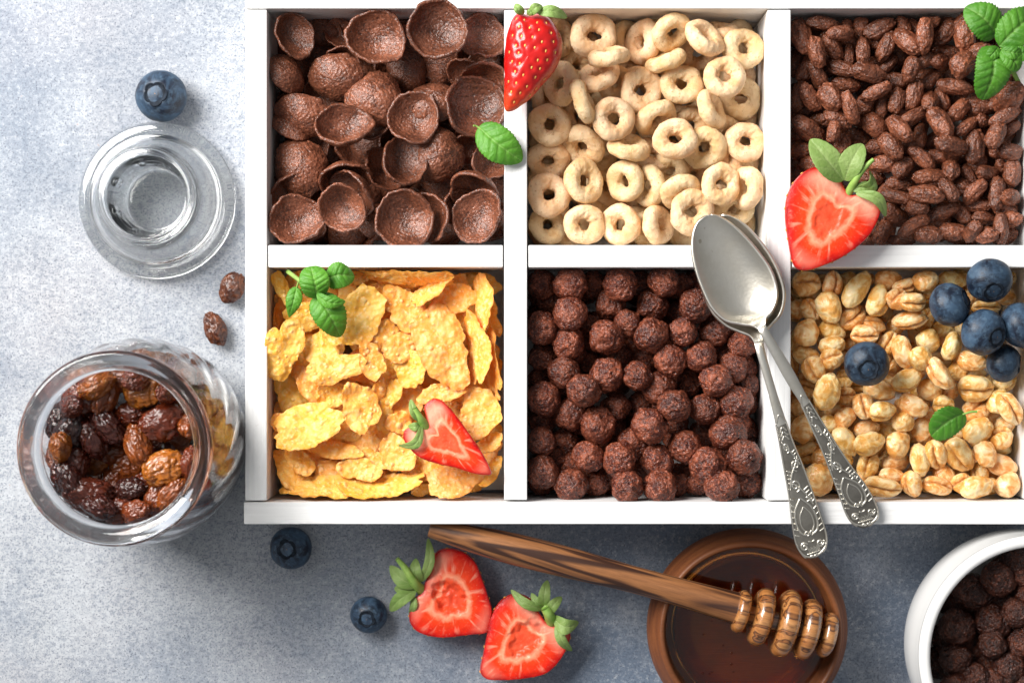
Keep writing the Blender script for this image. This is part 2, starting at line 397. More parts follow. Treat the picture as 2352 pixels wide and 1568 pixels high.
_OLD = [(.30, (.05, .02, .010)), (.38, (.30, .13, .05)), (.46, (.42, .21, .085)), (.52, (.085, .034, .016)), (.57, (.36, .17, .066)), (.66, (.44, .23, .10)), (.72, (.07, .028, .014)), (.8, (.35, .16, .06))]
M['olive'] = m_wood('olive_wood', OLIVE, (5, 105, 105), .5, .42)
M['olive_wet'] = m_wood('honey_wet_olive_wood', [(.30, (.46, .19, .055)), (.40, (.40, .155, .04)), (.425, (.06, .02, .008)), (.445, (.44, .18, .05)), (.49, (.52, .24, .08)), (.515, (.07, .022, .008)), (.53, (.38, .14, .04)), (.55, (.06, .02, .008)), (.575, (.48, .2, .06)), (.64, (.40, .15, .04)), (.66, (.07, .022, .008)), (.70, (.4, .15, .04))], (6, 95, 95), .25, .25, Coat_Weight=1.0, Coat_Roughness=.03)
M['bowlwood'] = m_wood('brown_bowl_wood', [(.3, (.10, .030, .011)), (.5, (.17, .055, .018)), (.7, (.23, .082, .027))], (40, 40, 420), .6, .45, Specular_IOR_Level=.35)
def m_honey():
    t = NT('dark_honey'); c = t.coord(); n = t.noise(c, 45, 3, .5, .6)
    col = t.mix(t.ramp(n, [(.35, 0), (.65, 1)]), (.06, .017, .002), (.14, .047, .005))
    t.bump(t.noise(c, 40, 2), .0003)
    return t.done(Base_Color=(.80, .36, .06), Roughness=.02, IOR=1.49, Transmission_Weight=1.0)
M['honey'] = m_honey()
M['ceramic'] = m_simple('white_glazed_ceramic', (.80, .80, .79), (.83, .83, .82), 30, .16, .00005, Coat_Weight=.4, Coat_Roughness=.05)
def m_silver(name, base, dark, rough, mx):
    t = NT(name); c = t.coord(); n = t.noise(c, 75, 5, .65); f = t.noise(c, 900, 3, .6); sp = t.noise(c, 330, 2)
    col = t.mix(t.ramp(n, [(.38, mx), (.66, 0)]), base, dark)
    col = t.mix(t.ramp(sp, [(.70, 0), (.78, .5)]), col, (.30, .22, .12))
    t.bump(f, .00006)
    return t.done(Base_Color=col, Metallic=1.0, Roughness=t.ramp(n, [(.3, rough + .08), (.7, rough)]))
M['silver'] = m_silver('tarnished_silver', (.80, .77, .70), (.58, .54, .46), .33, .6)
M['silver_dark'] = m_silver('patinated_silver', (.36, .34, .30), (.17, .155, .135), .42, .8)

# ------------------------------------------------------------------ setting and tray
v = np.array([[-900, -900, 0], [900, -900, 0], [900, 900, 0], [-900, 900, 0]], float)
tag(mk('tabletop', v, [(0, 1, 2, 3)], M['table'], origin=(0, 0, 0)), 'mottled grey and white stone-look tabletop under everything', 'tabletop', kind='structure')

tray = empty('cereal_tray', P(1490, 600, 0), 'white painted wooden tray with six compartments holding cereals', 'tray')
def rail(px0, py0, px1, py1, z1=Z_RIM, gap=.17):
    a, b = P(px0, py1, Z_RIM), P(px1, py0, Z_RIM)
    vv, ff = box(a[0] + gap, b[0] - gap, a[1] + gap, b[1] - gap, .3, z1, .45)
    # hand-cut edges: a little unevenness along the boards
    q = noise(vv * .11 + px0) * .12
    vv[:, 0] += q; vv[:, 1] += noise(vv * .09 + py0 + 9) * .12
    o = mk('rail' if abs(px1 - px0) > 300 or abs(py1 - py0) > 900 else 'divider', vv, ff, M['paint'], tray, smooth=False)
    if (py1 - py0) > (px1 - px0):       # grain runs along the board: turn the object, not the board
        me = o.data; me.transform(Matrix.Rotation(-math.pi / 2, 4, 'Z')); o.rotation_euler = (0, 0, math.pi / 2)
    return o
rail(562, -42, 2424, 21); rail(559, 1151, 2424, 1204, Z_RIM + .15)
rail(562, 22, 614, 1150, Z_RIM - .1); rail(2364, 22, 2420, 1150, Z_RIM - .1)
for o in (rail(1157, 22, 1212, 1149, Z_RIM - .2), rail(1762, 22, 1818, 1150, Z_RIM - .15)): o.name = 'divider'
for a, b in ((615, 1156), (1213, 1761), (1819, 2363)):
    rail(a, 562, b, 615, Z_RIM - .4).name = 'divider'
a, b = P(615, 1150, Z_RIM), P(2363, 22, Z_RIM)
vv, ff = box(a[0] + 1, b[0] - 1, a[1] + 1, b[1] - 1, .6, 2.5, 0)
mk('base_panel', vv, ff, M['paint'], tray, smooth=False)
FLOOR = 2.6
CELLS = {}
for nm, (x0, y0, x1, y1) in dict(shell=(614, 22, 1157, 562), ring=(1212, 22, 1762, 562), rice=(1818, 22, 2364, 562),
                                 flake=(614, 615, 1157, 1150), ball=(1212, 615, 1762, 1150), wheat=(1818, 615, 2364, 1150)).items():
    a, b = P(x0, y1, Z_RIM), P(x1, y0, Z_RIM); CELLS[nm] = (a[0] + .4, a[1] + .4, b[0] - .4, b[1] - .4)

# ------------------------------------------------------------------ piles: labels and settling
_seen = {}
def where(cell, pos):
    x0, y0, x1, y1 = CELLS[cell]
    return 100 * (pos[0] - x0) / (x1 - x0), 100 * (y1 - pos[1]) / (y1 - y0)
def spot_label(look, cell, pos, host='its compartment'):
    fx, fy = where(cell, pos) if isinstance(cell, str) else cell
    for r in (5, 2, 1):
        s = f'{look}, {int(min(99, max(1, round(fx / r) * r)))} percent across and {int(min(99, max(1, round(fy / r) * r)))} percent down {host}'
        if s not in _seen: break
    while s in _seen:
        fx += 1; s = f'{look}, {int(round(fx)) % 100} percent across and {int(min(99, max(1, round(fy))))} percent down {host}'
    _seen[s] = 1; return s
class Pile:
    def __init__(s, floor): s.c = np.zeros((0, 3)); s.r = np.zeros(0); s.floor = floor
    def settle(s, ray, pts, rad, lo, hi, soft=.86, fit=None):
        """ray(z)->xy of the piece; pts local collision spheres (k,3)"""
        z = hi
        for it in range(3):
            xy = ray(z)[:2]
            if fit is not None: xy = np.clip(xy, fit[:2], fit[2:])
            zz = max(lo, s.floor + max(rad - p[2] for p in pts))
            if len(s.c):
                for p in pts:
                    d2 = (s.c[:, 0] - xy[0] - p[0]) ** 2 + (s.c[:, 1] - xy[1] - p[1]) ** 2
                    rs = (s.r + rad) * soft; m = d2 < rs ** 2
                    if m.any(): zz = max(zz, (s.c[m, 2] + np.sqrt(rs[m] ** 2 - d2[m])).max() - p[2])
            z = min(zz, hi)
        pos = np.array([xy[0], xy[1], z])
        s.c = np.vstack([s.c, pos + np.asarray(pts)]); s.r = np.append(s.r, [rad] * len(pts))
        return pos
def rot_np(R): return np.array(R)
def lean(deg):
    d = deg % 180
    return 'level' if d < 20 or d > 160 else 'upright' if 70 < d < 110 else 'right-leaning' if d <= 70 else 'left-leaning'
RNG = random.Random(11)

# ------------------------------------------------------------------ chocolate shells
def shell_mesh(k):
    n, m = 120, 36; ph = np.arange(n) * 2 * np.pi / n; al = math.radians((64, 58, 70, 62, 66)[k % 5]); Rs = 1 / math.sin(al)
    def surf(rs, seed, fine):
        a = np.linspace(0, al, m); out = []
        A, PH = np.meshgrid(a, ph)
        x = rs * np.sin(A) * np.cos(PH); y = rs * np.sin(A) * np.sin(PH); z = -rs * np.cos(A) + Rs
        p = np.stack([x, y, z], -1).reshape(-1, 3)
        s = (A / al).reshape(-1)
        big = noise(p * 1.1 + k * 9.1) * .07 + noise(p * 2.3 + k * 5.7) * .03
        f = noise(p * 9 + k) * .017 + noise(p * 17 + k) * .014 + noise(p * 30 + k) * .008 - .03 * np.clip(noise(p * 13 + 3 + k) - .42, 0, 1)
        nr = p - [0, 0, Rs]; nr /= np.linalg.norm(nr, axis=1)[:, None]
        wob = 1 + .05 * np.sin(2 * PH.reshape(-1) + k) * s + .03 * np.sin(3 * PH.reshape(-1) + 2 * k) * s + .045 * s ** 6 * noise(np.stack([np.cos(PH.reshape(-1)) * 4.5, np.sin(PH.reshape(-1)) * 4.5, 0 * s + k * 3.7], 1))
        p = p + nr * (big * (.4 + s) + f * fine)[:, None]
        p[:, :2] *= wob[:, None]; p[:, 0] *= 1.04; p[:, 1] *= .95
        p[:, 2] += (.08 * np.cos(2 * PH.reshape(-1) + k * 1.3) + .035 * np.cos(3 * PH.reshape(-1) + k)) * s ** 2
        return p
    th = .115
    o, i = surf(Rs, k, 1.3), surf(Rs - th, k, .9); N = n * m
    F = gridf(n, m, cu=True) + gridf(n, m, cu=True, off=N, flip=True)
    # rounded rim
    mid = (o.reshape(n, m, 3)[:, -1] + i.reshape(n, m, 3)[:, -1]) / 2; dirv = mid.copy(); dirv[:, 2] = 0
    dirv /= np.linalg.norm(dirv, axis=1)[:, None]; rim = mid + np.stack([dirv[:, 0] * .02, dirv[:, 1] * .02, np.full(n, .045)], 1)
    for a in range(n):
        b = (a + 1) % n
        F += [(a * m + m - 1, 2 * N + a, 2 * N + b, b * m + m - 1)[::-1], (2 * N + a, N + a * m + m - 1, N + b * m + m - 1, 2 * N + b)[::-1]]
    return mesh('chocolate_shell', np.vstack([o, i, rim]) * 9.0, F, M['shell'])
SH = [shell_mesh(k) for k in range(6)]
# x, y, r, tilt, azimuth, level(mm of the middle)
shells = [(250,450,110,165,120,25),(450,190,95,160,40,22),(590,210,95,20,100,20),(960,450,130,160,60,27),(1330,430,110,40,240,25),(1150,370,125,170,0,25),
 (1480,370,110,20,180,24),(700,900,120,150,40,20),(1350,870,110,30,300,22),(250,1120,140,45,300,25),(600,1390,130,172,0,22),(840,1010,145,42,30,26),
 (1180,1040,120,165,300,24),(1330,1260,150,30,10,27),(1480,960,125,28,30,25),(1170,1150,120,160,90,20),(840,1250,130,150,250,22),(790,770,100,42,110,26),
 (620,350,105,40,250,26),(330,640,140,125,250,27),(1040,1210,140,160,0,20),(480,560,110,10,0,19),(1000,900,120,170,0,18),(420,860,110,20,0,20),(1240,760,110,170,0,20),(1000,260,110,30,0,22),
 (310,220,128,30,10,31),(800,230,170,10,45,36),(1430,232,145,26,60,33),(1165,182,172,9,20,46),(375,385,135,118,205,31),(530,480,150,160,60,34),
 (1140,510,145,150,270,32),(1435,480,145,35,260,32),(780,550,162,174,300,37),(1385,640,182,18,30,35),(1030,710,160,16,90,31),(330,735,150,152,70,33),
 (615,770,160,38,80,36),(340,980,165,178,0,35),(620,1040,155,58,285,31),(680,1130,155,52,225,32),(605,1222,142,16,270,36),(330,1300,152,14,45,34),
 (955,970,150,38,40,34),(1130,900,160,168,150,32),(1172,930,158,172,120,37),(970,1300,170,10,0,35),(1120,1280,155,34,200,30),(1430,1278,152,16,180,35),(1390,1100,150,56,265,31)]
deep = [(220 + 240 * (i % 6) + RNG.uniform(-40, 40), 150 + 235 * (i // 6) + RNG.uniform(-40, 40), 150, RNG.choice((15, 165, 30, 172)), RNG.uniform(0, 360), 15) for i in range(36)]
for k, (x, y, r, th, ph, z) in enumerate(shells + deep):
    low = k < 26 or k >= len(shells); s = RS.L(r, z) / 9.0 * (1.0 if low else 1.05)
    pos = RS.P(x, y, z); me = SH[k % 6]
    R = tilt(th, ph, k * 67)
    if th > 90:                        # domes: keep the crown of the dome at the height given
        pos = pos + rot_np(R) @ np.array([0, 0, 4.0 * s]) * .8
    else: pos = pos - rot_np(R) @ np.array([0, 0, 4.5 * s]) * .8
    c = CELLS['shell']; mg = 7.2 * s * (1 if th < 30 or th > 150 else .7)
    if pos[2] < 38: pos[0] = min(max(pos[0], c[0] + mg), c[2] - mg)
    if pos[2] < 38: pos[1] = min(max(pos[1], c[1] + mg), c[3] - mg if not (y < 260 and not low) else 1e9)
    look = ('deep lying ' if k >= len(shells) else 'half buried ' if low else '') + ('domed' if th > 130 else 'edge-on' if th > 50 else 'open cupped') + ' chocolate shell'
    place('chocolate_shell', me, pos, R, (s, s, s), spot_label(look, 'shell', pos), 'cereal shell', 'chocolate shells in the tray')

# ------------------------------------------------------------------ oat rings
def ring_mesh(k):
    nu, nv = 72, 30; u = np.arange(nu) * 2 * np.pi / nu; w = np.arange(nv) * 2 * np.pi / nv
    U, W = np.meshgrid(u, w, indexing='ij'); R0, r0 = .635, .365
    cs, sn = np.cos(W), np.sin(W)
    rr = r0 * (1 + .05 * np.sin(2 * U + k) + .04 * np.sin(3 * U + 2 * k))
    x = (R0 + rr * cs) * np.cos(U); y = (R0 + rr * cs) * np.sin(U); z = rr * .98 * sn
    p = np.stack([x, y, z], -1).reshape(-1, 3)
    nr = np.stack([cs * np.cos(U), cs * np.sin(U), sn], -1).reshape(-1, 3)
    inner = (cs.reshape(-1) < -.3)
    d = noise(p * 1.6 + k * 7) * .07 + noise(p * 4 + k * 3) * .03 + noise(p * 11 + k) * .014 + noise(p * 22 + k) * .008
    d += inner * noise(p * 5 + k * 2) * .07 - .035 * np.clip(noise(p * 9 + 5 * k) - .4, 0, 1)
    p = p + nr * d[:, None]; p[:, 0] *= 1.03; p[:, 1] *= .97
    return mesh('oat_ring', p * 7.2, gridf(nu, nv, True, True, flip=True), M['ring'])
RG = [ring_mesh(k) for k in range(7)]
rings = [(680,1105,120,30,30,0),(870,1330,115,30,200,0),(1560,1320,115,40,0,0),(1140,1390,120,20,0,0),(640,900,120,30,30,0),(670,650,115,30,180,0),(510,400,120,40,30,0),
 (820,430,120,70,100,0),(815,190,115,40,0,0),(985,150,110,50,0,0),(1530,190,110,40,0,0),(1230,320,115,40,260,0),(1570,450,110,30,0,0),(1500,690,115,20,0,0),(1160,620,115,40,90,0),
 (1190,740,115,20,0,0),(1390,800,115,30,0,0),(1430,930,110,30,0,0),(1200,1040,115,30,0,0),(1490,1020,110,30,0,0),(460,1400,110,40,0,0),(490,1215,115,20,0,0),(930,1420,110,30,0,0),
 (275,830,110,20,0,0),(510,690,115,40,0,0),(740,490,110,20,0,0),(1590,960,100,30,0,0),(300,1050,110,20,0,0),(1060,1010,118,35,270,0),(960,915,120,40,60,0),(620,1290,100,30,0,0),(1360,1200,110,20,0,0),(410,130,110,50,0,0),
 (405,220,125,50,10,1),(285,560,120,70,0,1),(1360,155,118,68,90,1),(1440,1240,118,30,270,1),(1505,585,125,28,240,1),(545,865,132,42,240,1),(1270,875,130,24,250,1),(935,1100,126,48,190,1),(820,872,126,58,80,1),
 (420,495,128,38,180,1),(1310,645,125,64,20,1),(645,450,126,52,110,1),(1130,1140,125,48,290,1),(905,250,135,52,180,1),(1075,185,122,48,300,1),(345,950,124,26,260,1),(340,1330,115,20,30,1),(1575,1115,132,64,180,1),
 (612,195,142,18,60,2),(1270,225,126,50,50,2),(1500,290,128,20,40,2),(705,335,122,74,100,2),(1050,347,122,76,115,2),(550,600,128,80,20,2),(1135,500,124,18,90,2),(895,535,130,14,0,2),(355,738,126,12,0,2),
 (980,700,126,58,300,2),(730,705,128,14,20,2),(1510,842,122,20,45,2),(555,1070,130,30,10,2),(800,1075,126,46,190,2),(1365,1093,122,20,20,2),(770,1330,122,24,170,2),(995,1330,124,50,10,2),
 (1390,455,124,14,70,2),(1095,825,128,20,90,2),(346,1155,130,20,60,2),(560,1328,120,10,0,2),(1195,1252,132,8,0,2)]
pile = Pile(FLOOR); c = CELLS['ring']
a8 = np.arange(8) * np.pi / 4
def ring_pts(R, s): return (np.stack([.63 * np.cos(a8), .63 * np.sin(a8), 0 * a8], 1) * 7.2 * s) @ rot_np(R).T
for k in range(34):                    # the layer beneath
    fx, fy = (k % 6 + .5) / 6, (k // 6 + .5) / 6
    rings.insert(k, (None, (c[0] + (c[2] - c[0]) * fx + RNG.uniform(-2, 2), c[1] + (c[3] - c[1]) * fy + RNG.uniform(-2, 2)), 118, RNG.uniform(0, 35), RNG.uniform(0, 360), -1))
for k, (x, y, r, th, ph, lv) in enumerate(rings):
    R = tilt(th, ph, k * 77); s = 1.0 if lv < 0 else RR.L(r, 34) / 7.2
    s *= 1.035
    ray = (lambda z, q=y: np.array(q)) if lv < 0 else (lambda z, x=x, y=y: RR.P(x, y, z)[:2])
    ex = 7.0 * s * (math.cos(math.radians(th)) * .5 + .5)
    fit = np.array([c[0] + ex, c[1] + ex, c[2] - ex, c[3] - ex])
    if lv == 2: fit += np.array([-3, -3, 3, 1.0])
    lo, hi = ((0, 9), (16, 24), (22, 31), (29, 37))[lv + 1]
    pos = pile.settle(ray, ring_pts(R, s), 2.55 * s, lo, hi, .82, fit)
    look = ('half buried ' if lv < 1 else '') + ('flat' if th < 25 else 'tilted' if th < 56 else 'edge-on') + ' tan oat ring'
    place('oat_ring', RG[k % 7], pos, R, (s, s, s), spot_label(look, 'ring', pos), 'cereal ring', 'oat rings in the tray')

# ------------------------------------------------------------------ chocolate balls
def ball_mesh(k, m):
    p, f = ico(5); n = p.copy()
    d = noise(n * 1.3 + k * 9) * .15 + noise(n * 3.1 + k * 5) * .075 + noise(n * 8 + k) * .04 + noise(n * 16 + k) * .030
    d -= .16 * np.clip(noise(n * 7 + 3 * k + 1) - .40, 0, 1) + .14 * np.clip(noise(n * 13 + 2 * k) - .38, 0, 1)
    return mesh('chocolate_ball', n * (1 + d)[:, None] * 5.6, f, m)
BA = [ball_mesh(k, M['ball']) for k in range(7)]
BD = [ball_mesh(k + 20, M['ball_shaded']) for k in range(3)]
balls_low = [(1000,180,70),(200,285,75),(410,625,72),(720,610,74),(970,740,80),(585,590,82),(700,870,80),(900,965,80),(1050,1030,80),(1170,570,75),(1140,1140,78),(130,720,72),(910,350,66),
 (430,420,78),(440,200,80),(700,180,78),(935,200,72),(140,180,82),(1340,665,78),(1335,850,78),(150,950,78),(270,1080,78),(140,1335,82),(520,1240,76),(965,1260,78),(1020,1345,74),(450,1320,76),(910,1335,66),(1350,1015,82),(330,580,70),(1360,760,70),(240,780,74),(1250,960,74),(580,1130,74),(240,1170,70),(1120,900,70),(830,880,70),(360,960,70),(1340,470,70),(1250,1250,70),(310,1200,70),(540,1000,70),(1050,250,70)]
balls_mid = [(770,310,92),(535,305,88),(630,410,82),(1120,455,92),(808,770,92),(310,915,92),(565,880,86),(660,1075,86),(1275,525,78),(150,600,80),(1330,1310,88),(1215,660,88)]
balls_top = [(310,190,95),(590,190,93),(833,175,90),(1010,312,96),(310,355,93),(150,437,86),(300,520,90),(510,487,98),(762,477,93),(938,460,87),(275,682,95),(512,700,93),(685,705,86),(870,620,91),(1042,600,86),
 (1125,730,86),(385,787,91),(158,832,99),(465,985,99),(750,985,100),(892,870,93),(1062,890,92),(1235,855,91),(145,1067,86),(410,1155,93),(585,1170,93),(797,1180,93),(952,1100,92),(1190,1020,101),(1285,1162,98),
 (1083,1205,101),(155,1240,91),(315,1312,91),(627,1330,90),(815,1325,90),(1160,1330,94)]
pile = Pile(FLOOR); c = CELLS['ball']; q = []
for k in range(49):
    q.append((None, (c[0] + (c[2] - c[0]) * (k % 7 + .5 + RNG.uniform(-.25, .25)) / 7, c[1] + (c[3] - c[1]) * (k // 7 + .5 + RNG.uniform(-.25, .25)) / 7), 92, -1))
q += [(*b, 0) for b in balls_low] + [(*b, 1) for b in balls_mid] + [(*b, 2) for b in balls_top]
for k, (x, y, r, lv) in enumerate(q):
    s = 1.0 if lv < 0 else RB.L(r, 33) / 5.6 * 1.03; rad = 5.45 * s
    ray = (lambda z, p=y: np.array(p)) if lv < 0 else (lambda z, x=x, y=y: RB.P(x, y, z)[:2])
    e = rad * .98; fit = np.array([c[0] + e, c[1] + e, c[2] - e, c[3] - e])
    if lv == 2: fit += np.array([-.6, -1.5, .3, 1.5])
    lo, hi = ((0, 8.5), (14, 20), (22, 28), (28, 35.5))[lv + 1]
    pos = pile.settle(ray, [np.zeros(3)], rad, lo, hi, .9, fit)
    R = tilt(RNG.uniform(0, 180), RNG.uniform(0, 360), RNG.uniform(0, 360))
    look = ('', 'half buried ', 'sunken ', '')[lv + 1] + 'chocolate cereal ball' if lv >= 0 else 'deep lying chocolate cereal ball'
    s *= RNG.uniform(.93, 1.05); sx = (s * RNG.uniform(.95, 1.07), s * RNG.uniform(.92, 1.03), s * .97)
    place('chocolate_ball', BA[k % 7], pos, R, sx, spot_label(look, 'ball', pos), 'cereal ball', 'chocolate balls in the tray')

# ------------------------------------------------------------------ chocolate rice puffs
def puff_mesh(k):
    p, f = ico(5); n = p.copy(); t = n[:, 0]
    d = noise(n * 1.5 + k * 8) * .15 + noise(n * 3.5 + k * 3) * .09 + noise(n * 8 + k) * .045 + noise(n * 15 + k) * .032 - .06 * np.clip(noise(n * 8 + k) - .42, 0, 1)
    v = n * (1 + d)[:, None]; wy = (.50, .46, .54, .48, .52, .45)[k % 6]
    e = np.sign(t) * np.abs(t) ** .8
    v[:, 0] = e * (1 + d); v[:, 1] *= wy * (1 + (.14 * t if k % 2 else -.1 * t)); v[:, 2] *= wy * .94
    v[:, 1] += (.08, -.07, 0, .05, -.03, .1)[k % 6] * (1 - t ** 2)
    return mesh('rice_puff', v * 6.0, f, M['rice'])
PU = [puff_mesh(k) for k in range(9)]
rice_low = [(185,370,70,42,80),(190,660,60,35,20),(650,360,60,38,0),(720,180,70,40,60),(610,220,80,42,10),(480,230,75,42,-10),(760,290,80,42,-70),(900,430,80,40,10),(1100,560,70,42,30),(545,790,85,45,-30),
 (950,800,70,42,40),(600,1010,80,45,0),(370,370,70,42,80),(440,520,80,42,30),(300,640,75,42,60),(690,690,80,42,10),(880,640,75,42,-40),(1180,560,70,40,10),(1050,430,75,42,60),(1280,540,75,42,-20),(1390,560,75,45,60),
 (1450,450,60,45,20),(1290,330,75,42,60),(1170,330,70,40,-30),(380,200,70,42,30),(250,620,70,40,10),(500,870,75,42,60),(740,900,75,42,10),(850,960,75,42,70),(1080,1010,75,42,20),(900,1060,80,42,20),(690,1090,75,42,60),
 (1200,1230,75,42,60),(980,1300,75,42,60),(1130,1370,80,40,0),(560,1370,70,40,0),(820,1200,75,42,60),(1290,1200,75,42,20),(1420,1240,75,42,70),(1400,860,70,42,60),(1250,800,75,42,-60),(1310,1000,70,40,80),(1450,780,60,42,50),(180,1010,60,40,80),(210,1100,60,40,20),(640,240,60,40,-60),(340,330,60,40,60),(1120,890,75,42,20),(1430,1130,70,42,10),(780,480,70,42,60),(560,680,70,42,0),(1420,700,70,42,-30),(1000,120,70,42,0),(680,100,60,40,60),(880,130,60,38,0),(320,80,80,40,0),(1350,120,80,42,30),(1420,330,80,45,60),(1320,420,80,45,0)]
rice_top = [(330,130,92,43,-5),(465,125,52,36,60),(550,112,58,48,80),(655,145,92,43,28),(850,130,65,45,-40),(940,85,48,36,0),(1045,85,54,36,0),(390,270,85,45,-55),(480,315,62,31,90),(785,120,62,42,-75),(690,265,87,48,65),
 (1025,185,77,50,55),(1050,290,70,43,-5),(1230,215,52,36,20),(705,365,72,33,45),(990,350,52,40,0),(905,345,62,42,20),(240,390,92,46,60),(295,440,87,46,-60),(190,550,87,42,80),(460,485,82,43,-10),(750,465,62,43,-10),(950,455,72,42,40),
 (670,610,67,36,85),(570,590,67,45,60),(1010,565,77,45,-80),(1225,610,72,43,0),(1335,600,72,42,10),(320,680,48,45,0),(205,780,62,42,-45),(420,675,82,45,-35),(800,650,70,40,20),(885,780,77,42,80),(810,835,44,36,0),(640,840,62,46,0),
 (1240,685,48,36,0),(1410,740,57,42,40),(1325,870,44,45,0),(1345,960,57,42,-60),(1020,895,92,43,-5),(1215,940,62,46,60),(1170,1000,67,37,-60),(1110,1070,52,46,0),(1400,1030,67,34,75),(760,1055,72,40,0),(745,1220,77,60,-50),
 (1115,1215,77,45,-50),(1210,1165,77,42,0),(1375,1185,67,50,-30),(780,1365,82,30,0),(675,1330,72,46,60),(1430,1345,57,37,60),(1455,1250,48,50,0),(205,860,48,46,0),(205,960,62,42,60),(270,930,48,45,0),(675,940,77,52,0),(455,810,77,43,80),(1390,520,62,46,20),(1450,640,60,48,40),
 (205,210,107,51,-75),(430,195,77,46,5),(295,295,87,46,-75),(558,295,77,43,90),(815,240,92,56,-45),(912,205,97,51,85),(1140,190,102,56,-85),(1225,290,52,46,0),(440,390,82,46,-15),(590,415,97,49,-15),(830,395,72,46,75),
 (1135,365,87,60,40),(1105,480,97,49,-10),(845,540,92,49,75),(635,525,87,43,25),(750,575,72,43,80),(940,585,52,48,60),(260,550,87,49,-55),(375,555,82,58,-50),(490,615,92,43,-70),(835,670,82,38,30),(1000,705,97,62,-55),(1105,625,77,46,45),
 (1360,660,82,43,30),(1465,560,57,60,60),(250,740,102,56,-35),(380,760,62,42,80),(630,720,82,51,-40),(770,735,87,51,-50),(715,835,87,51,-50),(890,905,87,46,-40),(790,960,67,46,50),(1145,725,77,37,35),(1195,835,97,49,85),(1310,765,82,49,65),
 (1430,860,67,51,-10),(1065,830,97,46,-10),(940,1010,94,49,0),(1065,965,57,46,80),(1275,985,47,50,0),(1200,1095,82,43,50),(1325,1105,97,49,80),(1450,980,77,46,90),(1455,1120,52,46,0),(755,1120,97,40,-15),(920,1110,97,49,-10),(1045,1085,72,42,-55),
 (875,1185,62,46,-5),(1010,1215,92,49,25),(1245,1245,67,37,-10),(850,1290,97,42,30),(930,1345,77,46,-5),(1070,1315,77,48,0),(1185,1330,52,46,70),(1265,1340,47,42,0),(1345,1310,87,43,88)]
def oblong_pile(cell, reg, low, top, R0, meshes, name, thing, cat, grp, zl, fill, mode):
    pile = Pile(FLOOR); c = CELLS[cell]; seq = []
    nx, ny, rr = fill
    for k in range(nx * ny):
        seq.append((None, (c[0] + (c[2] - c[0]) * (k % nx + .5 + RNG.uniform(-.3, .3)) / nx, c[1] + (c[3] - c[1]) * (k // nx + .5 + RNG.uniform(-.3, .3)) / ny), rr, rr * .55, RNG.uniform(0, 180), -1))
    gr = 1.07 if mode == 'rice' else 1.0
    seq += [(*e, 0) for e in low] + [(*e, 1) for e in top[:len(top) // 2]] + [(*e, 2) for e in top[len(top) // 2:]]
    for k, (x, y, a, b, rz, lv) in enumerate(seq):
        A = reg.L(a, 33) * gr; B = reg.L(b, 33) * gr
        pitch = RNG.uniform(-24, 24) * (1 if lv > 0 else .5) * min(1, a / 80)
        if a < 58 and mode == 'rice': A = B * 1.75; pitch = RNG.choice((-1, 1)) * RNG.uniform(45, 60)
        roll = RNG.uniform(0, 360) if mode == 'rice' else RNG.choice((-50, -25, -10, 5, 20, 35, 60, 180, 130, 230))
        R = Matrix.Rotation(math.radians(rz), 3, 'Z') @ Matrix.Rotation(math.radians(pitch), 3, 'Y') @ Matrix.Rotation(math.radians(roll), 3, 'X')
        Rn = rot_np(R); ax = Rn[:, 0]
        pts = np.array([ax * (A - B) * t for t in (-1, 0, 1)]); ex = abs(ax[0]) * (A - B) + B; ey = abs(ax[1]) * (A - B) + B
        fit = np.array([c[0] + ex, c[1] + ey, c[2] - ex, c[3] - ey])
        ray = (lambda z, p=y: np.array(p)) if lv < 0 else (lambda z, x=x, y=y: reg.P(x, y, z)[:2])
        pos = pile.settle(ray, pts, B * .95, *zl[lv + 1], .84, fit)
        look = ('deep lying ', 'half buried ', '', '')[lv + 1] + lean(rz) + ' ' + thing
        me = meshes[k % len(meshes)]
        place(name, me, pos, R, (A / R0[0], B / R0[1], B / R0[1]), spot_label(look, cell, pos), cat, grp)
oblong_pile('rice', RP, rice_low, rice_top, (6.0, 3.0), PU, 'rice_puff', 'brown chocolate rice puff', 'rice puff', 'chocolate rice puffs in the tray', ((0, 14), (20, 25), (26, 31), (29.5, 35.5)), (9, 9, 88), 'rice')

# ------------------------------------------------------------------ puffed wheat
def wheat_mesh(k):
    p, f = ico(5); n = p.copy(); t = n[:, 0]; y = n[:, 1]; z = n[:, 2]
    d = noise(n * 1.3 + k * 8) * .09 + noise(n * 3 + k * 4) * .05 + noise(n * 7 + k) * .018
    v = n * (1 + d)[:, None]
    v[:, 0] = np.sign(t) * np.abs(t) ** .86 * (1 + d); wy = (.66, .62, .72, .60, .68, .64, .74)[k % 7]
    taper = 1 - .12 * t - .04 * t ** 2
    v[:, 1] *= wy * taper; v[:, 2] *= wy * .92 * taper
    yy = y + .12 * noise(np.stack([t * 2, t * 0 + k, t * 0], 1))
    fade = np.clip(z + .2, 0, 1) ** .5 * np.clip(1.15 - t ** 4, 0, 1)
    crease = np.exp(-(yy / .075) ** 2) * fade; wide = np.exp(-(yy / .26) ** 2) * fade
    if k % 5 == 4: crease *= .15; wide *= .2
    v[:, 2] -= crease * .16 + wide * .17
    v[:, 2] += .10 * (1 - t ** 2) * (1 if k % 2 else -.4)
    tip = np.clip((t - .93) / .06, 0, 1) * (1 if k % 3 == 0 else .25) * np.clip(noise(n * 5 + k) + .7, 0, 1)
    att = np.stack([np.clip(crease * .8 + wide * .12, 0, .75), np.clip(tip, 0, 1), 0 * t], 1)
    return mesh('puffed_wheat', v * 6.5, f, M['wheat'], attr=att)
WH = [wheat_mesh(k) for k in range(10)]
